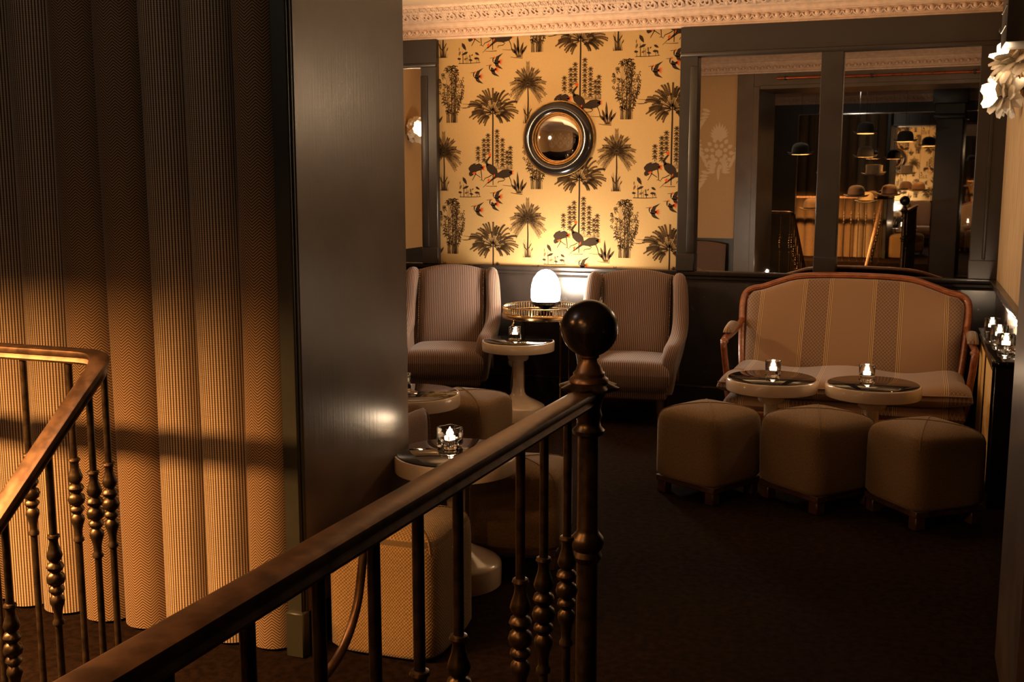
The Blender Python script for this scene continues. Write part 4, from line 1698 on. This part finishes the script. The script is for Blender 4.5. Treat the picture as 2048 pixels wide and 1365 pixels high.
# dark ribbed box hung above the right sconce
sp = thing('wall_speaker', 'black ribbed loudspeaker box high on the right wall above the flower sconce', 'speaker', (XR - 0.004, 5.80, 2.18))
q = MB()
q.rbox(-0.145, -0.17, 0.0, 0.0, 0.17, 0.42, 0.008, 2)
q.build('cabinet', 'blackplastic', sp)
for k in range(4):
    q = MB()
    q.rbox(-0.150, -0.155, 0.075 + 0.09 * k, -0.138, 0.155, 0.083 + 0.09 * k, 0.002, 1)
    q.build('rib', 'dark_paint', sp)
q = MB()
q.lathe([(0.014, 0), (0.014, 0.03), (0.03, 0.032), (0.032, 0.05), (0.024, 0.056)], 20, M=Matrix.Rotation(R(90), 4, 'X'))
fx = q.build('wall_fitting', 'blackplastic')
fx.location = (0.445, YB - 0.051, 2.44)
tag(fx, 'small round black fitting on the dark frieze near the right corner', 'fitting')

# ------------------------------------------------------------------ cane-fronted cabinet on the right with candles
cb = thing('cabinet', 'low black cabinet with cane side panel along the right wall, candles on top', 'cabinet', (XR, 6.1, 0))
q = MB()
q.rbox(-0.110, -0.60, 0.0, -0.004, 0.60, 0.685, 0.004, 1)
q.build('body', 'ebony', cb)
q = MB()
q.rbox(-0.128, -0.625, 0.685, -0.004, 0.62, 0.715, 0.005, 2)
q.build('worktop', 'blackglass', cb)
for k in range(2):
    y0 = -0.57 + k * 0.575
    q = MB()
    q.box(-0.1155, y0 + 0.03, 0.10, -0.110, y0 + 0.535, 0.655)
    pn = q.build('cane_panel', 'cane', cb, label='yellow woven cane panel')
    q = MB()
    for a_, b_, c_, d_ in ((y0, 0.07, y0 + 0.03, 0.68), (y0 + 0.535, 0.07, y0 + 0.565, 0.68), (y0 + 0.03, 0.07, y0 + 0.535, 0.10), (y0 + 0.03, 0.655, y0 + 0.535, 0.68)):
        q.box(-0.119, a_, b_, -0.110, c_, d_)
    q.build('panel_frame', 'ebony', pn)
make_candle('glass tealight holder at the far end of the cane cabinet', False, (0.428, 6.52, 0.715), 0, 1.0, 2.0)
make_candle('glass tealight holder in the middle of the cane cabinet', False, (0.442, 6.16, 0.715), 0, 1.05, 2.0)
make_candle('glass tealight holder nearest the stair on the cane cabinet', False, (0.450, 5.82, 0.715), 0, 1.05, 2.0)

# ------------------------------------------------------------------ high-backed chair against the opposite wall
hb = thing('high_backed_chair', 'brown lattice-cloth armchair with piped arms, beside the dark pillar', 'armchair', (-2.33, 4.11, 0), R(180))
hb.scale = (1, 1, 0.95)
q = MB()


def hback(s, t_):
    tt = (t_ + 1) / 2
    return (s * 0.25, 0.25 + 0.07 * tt, 0.25 + (0.70 - 0.03 * s * s) * tt), (0, -1, 0.1), 0.06, 0.03


pillow(q, hback, 14, 14, edge=9)
q.build('backrest', 'bergere', hb, smooth=70)
q = MB()


def hseat(s, t_):
    return (s * 0.25, -0.02 + t_ * 0.25, 0.34), (0, 0, 1), 0.08, 0.10


pillow(q, hseat, 14, 12, edge=9)
q.build('seat', 'bergere', hb, smooth=70)
for sg in (-1, 1):
    def harm(s, t_, sg=sg):
        tt = (t_ + 1) / 2
        return (sg * 0.285, 0.0 + s * 0.29, 0.16 + 0.40 * tt), (sg * 1.0, 0, 0), 0.04, 0.04
    q = MB()
    pillow(q, harm, 14, 12, edge=9, uvf=lambda p_: (p_[1], p_[2]))
    a_ = q.build('arm', 'bergere', hb, smooth=70)
    q = MB()
    q.tube(spline([(sg * 0.285 + 0.028, -0.285, 0.18), (sg * 0.285 + 0.03, -0.287, 0.48), (sg * 0.285 + 0.012, -0.28, 0.545), (sg * 0.285 - 0.012, -0.28, 0.545), (sg * 0.285 - 0.03, -0.287, 0.48), (sg * 0.285 - 0.028, -0.285, 0.18)], 5), 0.004, 6)
    q.build('piping', 'bergere', a_)
    for y in (-0.25, 0.27):
        q = MB()
        q.rbox(sg * 0.27 - 0.022, y - 0.022, 0, sg * 0.27 + 0.022, y + 0.022, 0.2, 0.004, 1)
        q.build('leg', 'cherry', hb)

# wall socket with cable
so = thing('wall_socket', 'white double wall socket with a cable, low on the dado by the left armchair', 'socket', (-2.72, YB - 0.0125, 0.26), 0)
for k, z in enumerate((0.04, -0.035)):
    q = MB()
    q.lathe([(0.04, 0), (0.04, 0.006), (0.034, 0.010), (0.026, 0.010), (0.024, 0.004), (0.001, 0.004)], 24, c=(0, 0, 0), M=Matrix.Translation((0, 0, z)) @ Matrix.Rotation(R(90), 4, 'X'), cap=False)
    q.build('socket_face', 'plastic', so)
q = MB()
q.lathe([(0.001, 0.03), (0.018, 0.03), (0.022, 0.024), (0.022, 0.003)], 16, M=Matrix.Translation((0, 0, -0.035)) @ Matrix.Rotation(R(90), 4, 'X'), cap=False)
q.tube(spline([(0, -0.03, -0.04), (0.002, -0.034, -0.10), (-0.006, -0.036, -0.18), (0.0, -0.05, -0.25)], 5), 0.003, 6)
q.build('plug', 'plastic', so)

# ------------------------------------------------------------------ hall behind the camera: mirror, hats, copper rod
hm = thing('hall_mirror', 'large plain mirror with a thin steel edge in the stair hall', 'mirror', (-0.95, -1.655, 0.0), R(1.3))
q = MB()
q.box(-1.45, 0.0, 0.15, 1.45, 0.006, 2.40)
q.build('mirror_glass', 'mirror', hm, smooth=0)
q = MB()
for x in (-1.46, 1.44):
    q.rbox(x, -0.008, 0.13, x + 0.02, 0.014, 2.42, 0.004, 1)
q.rbox(-1.46, -0.008, 2.40, 1.46, 0.014, 2.42, 0.004, 1)
q.rbox(-1.46, -0.008, 0.13, 1.46, 0.014, 0.15, 0.004, 1)
q.build('bevel_edge', 'silver', hm)


p = MB()
p.rbox(-0.50, -1.60, 0.0, -0.16, -1.30, 2.30, 0.006, 1)
p.rbox(-0.53, -1.62, 2.30, -0.13, -1.27, 2.36, 0.01, 2)
p.rbox(-0.52, -1.61, 2.36, -0.14, -1.28, 2.50, 0.006, 1)
p.rbox(-0.55, -1.63, 2.50, -0.11, -1.25, ZC - 0.002, 0.01, 2)
p.build('trim_12', 'dark_paint', kind='structure')


def hat(label, x, y, z, cloth, crown, tilt=0.0, s=1.0):
    t = thing('bowler_hat' if crown == 'round' else 'top_hat', label, 'hat', (x, y, z), 0, 'hats hung over the stairwell')
    q = MB()
    rows = []
    if crown == 'round':
        pr = [(0.150, 0.012), (0.153, 0.018), (0.150, 0.022), (0.128, 0.004), (0.104, 0.002), (0.100, 0.010), (0.100, 0.06), (0.094, 0.095), (0.078, 0.122), (0.05, 0.137), (0.02, 0.142), (0.001, 0.143)]
    else:
        pr = [(0.142, 0.012), (0.145, 0.017), (0.142, 0.021), (0.122, 0.004), (0.100, 0.002), (0.094, 0.010), (0.090, 0.06), (0.094, 0.125), (0.092, 0.131), (0.06, 0.133), (0.001, 0.133)]
    for r_, z_ in pr:
        rows.append([(r_ * s * math.cos(2 * PI * k / 32), r_ * s * 1.15 * math.sin(2 * PI * k / 32), (z_ - (0.012 * (r_ / 0.15) ** 4 * math.cos(4 * PI * k / 32 + PI) if r_ > 0.12 else 0)) * s) for k in range(32)])
    q.grid(rows, cu=True)
    bd = q.build('felt_body', cloth, t, smooth=60)
    q = MB()
    q.lathe([(0.1015 * s if crown == 'round' else 0.0955 * s, 0.006 * s), (0.102 * s if crown == 'round' else 0.095 * s, 0.03 * s)], 32, M=Matrix.Diagonal((1, 1.15, 1, 1)), cap=False)
    q.build('hat_band', 'felt_black', bd)
    q = MB()
    q.lathe([(0.145 * s, 0.010 * s), (0.10 * s, -0.001 * s), (0.09 * s, 0.01 * s), (0.08 * s, 0.08 * s), (0.001, 0.11 * s)], 32, M=Matrix.Diagonal((1, 1.15, 1, 1)), cap=False)
    q.build('lining', 'hat_lining', bd)
    q = MB()
    q.tube([(0, 0, 0.13 * s), (0, 0, ZC - z - 0.001)], 0.0022, 6)
    q.build('wire', 'silver', t)
    return t


HATS = [(-1.83, 1.25, 1.80, 'felt_black', 'round', 'black bowler hat lamp hung at the left of the stairwell group', 1.0),
        (-1.74, 0.85, 1.13, 'felt_tan', 'round', 'tan bowler hat, lowest at the left in the wall mirror', 0),
        (-1.62, 0.45, 1.56, 'felt_cream', 'flat', 'cream top hat half hidden by the mirror mullion', 0),
        (-1.19, 0.50, 2.06, 'felt_black', 'round', 'large black bowler hat, highest of those in the right mirror pane', 0.6),
        (-1.27, -0.22, 1.78, 'felt_black', 'round', 'dark bowler hat with pale glowing lining below the highest one', 0.8),
        (-1.12, 0.14, 1.55, 'felt_black', 'flat', 'black top hat with light rim in the right mirror pane', 0),
        (-1.22, 0.87, 1.29, 'felt_brown', 'round', 'large brown bowler hat beside the mirror mullion', 0),
        (-1.30, -0.75, 1.18, 'felt_cream', 'round', 'pale bowler hat behind the large brown one', 0),
        (-0.92, 0.05, 1.29, 'felt_brown', 'round', 'grey-brown bowler hat, rightmost of the low ones', 0),
        (-0.78, -0.15, 1.97, 'felt_black', 'round', 'black bowler hat furthest right, high in the mirror', 0.8)]
for x, y, z, cl, cr, lb, pw in HATS:
    hat(lb, x, y, z, cl, cr)
    if pw:
        lamp('hat_lamp', 'POINT', (x, y, z + 0.045), 18 * pw, ORANGE, 0.025)

rod = thing('curtain_rod', 'copper-red rod along the dark beam over the opening, seen in the wall mirrors', 'rod', (-0.75, YF1 + 0.06, 2.50))
q = MB()
q.tube([(-0.88, 0, 0), (0.98, 0, 0)], 0.011, 10)
q.build('bar', 'copper', rod)
for x in (-0.8, 0.0, 0.9):
    q = MB()
    q.rbox(x - 0.012, -0.03, -0.018, x + 0.012, 0.012, 0.018, 0.004, 1)
    q.build('bracket', 'blackplastic', rod)
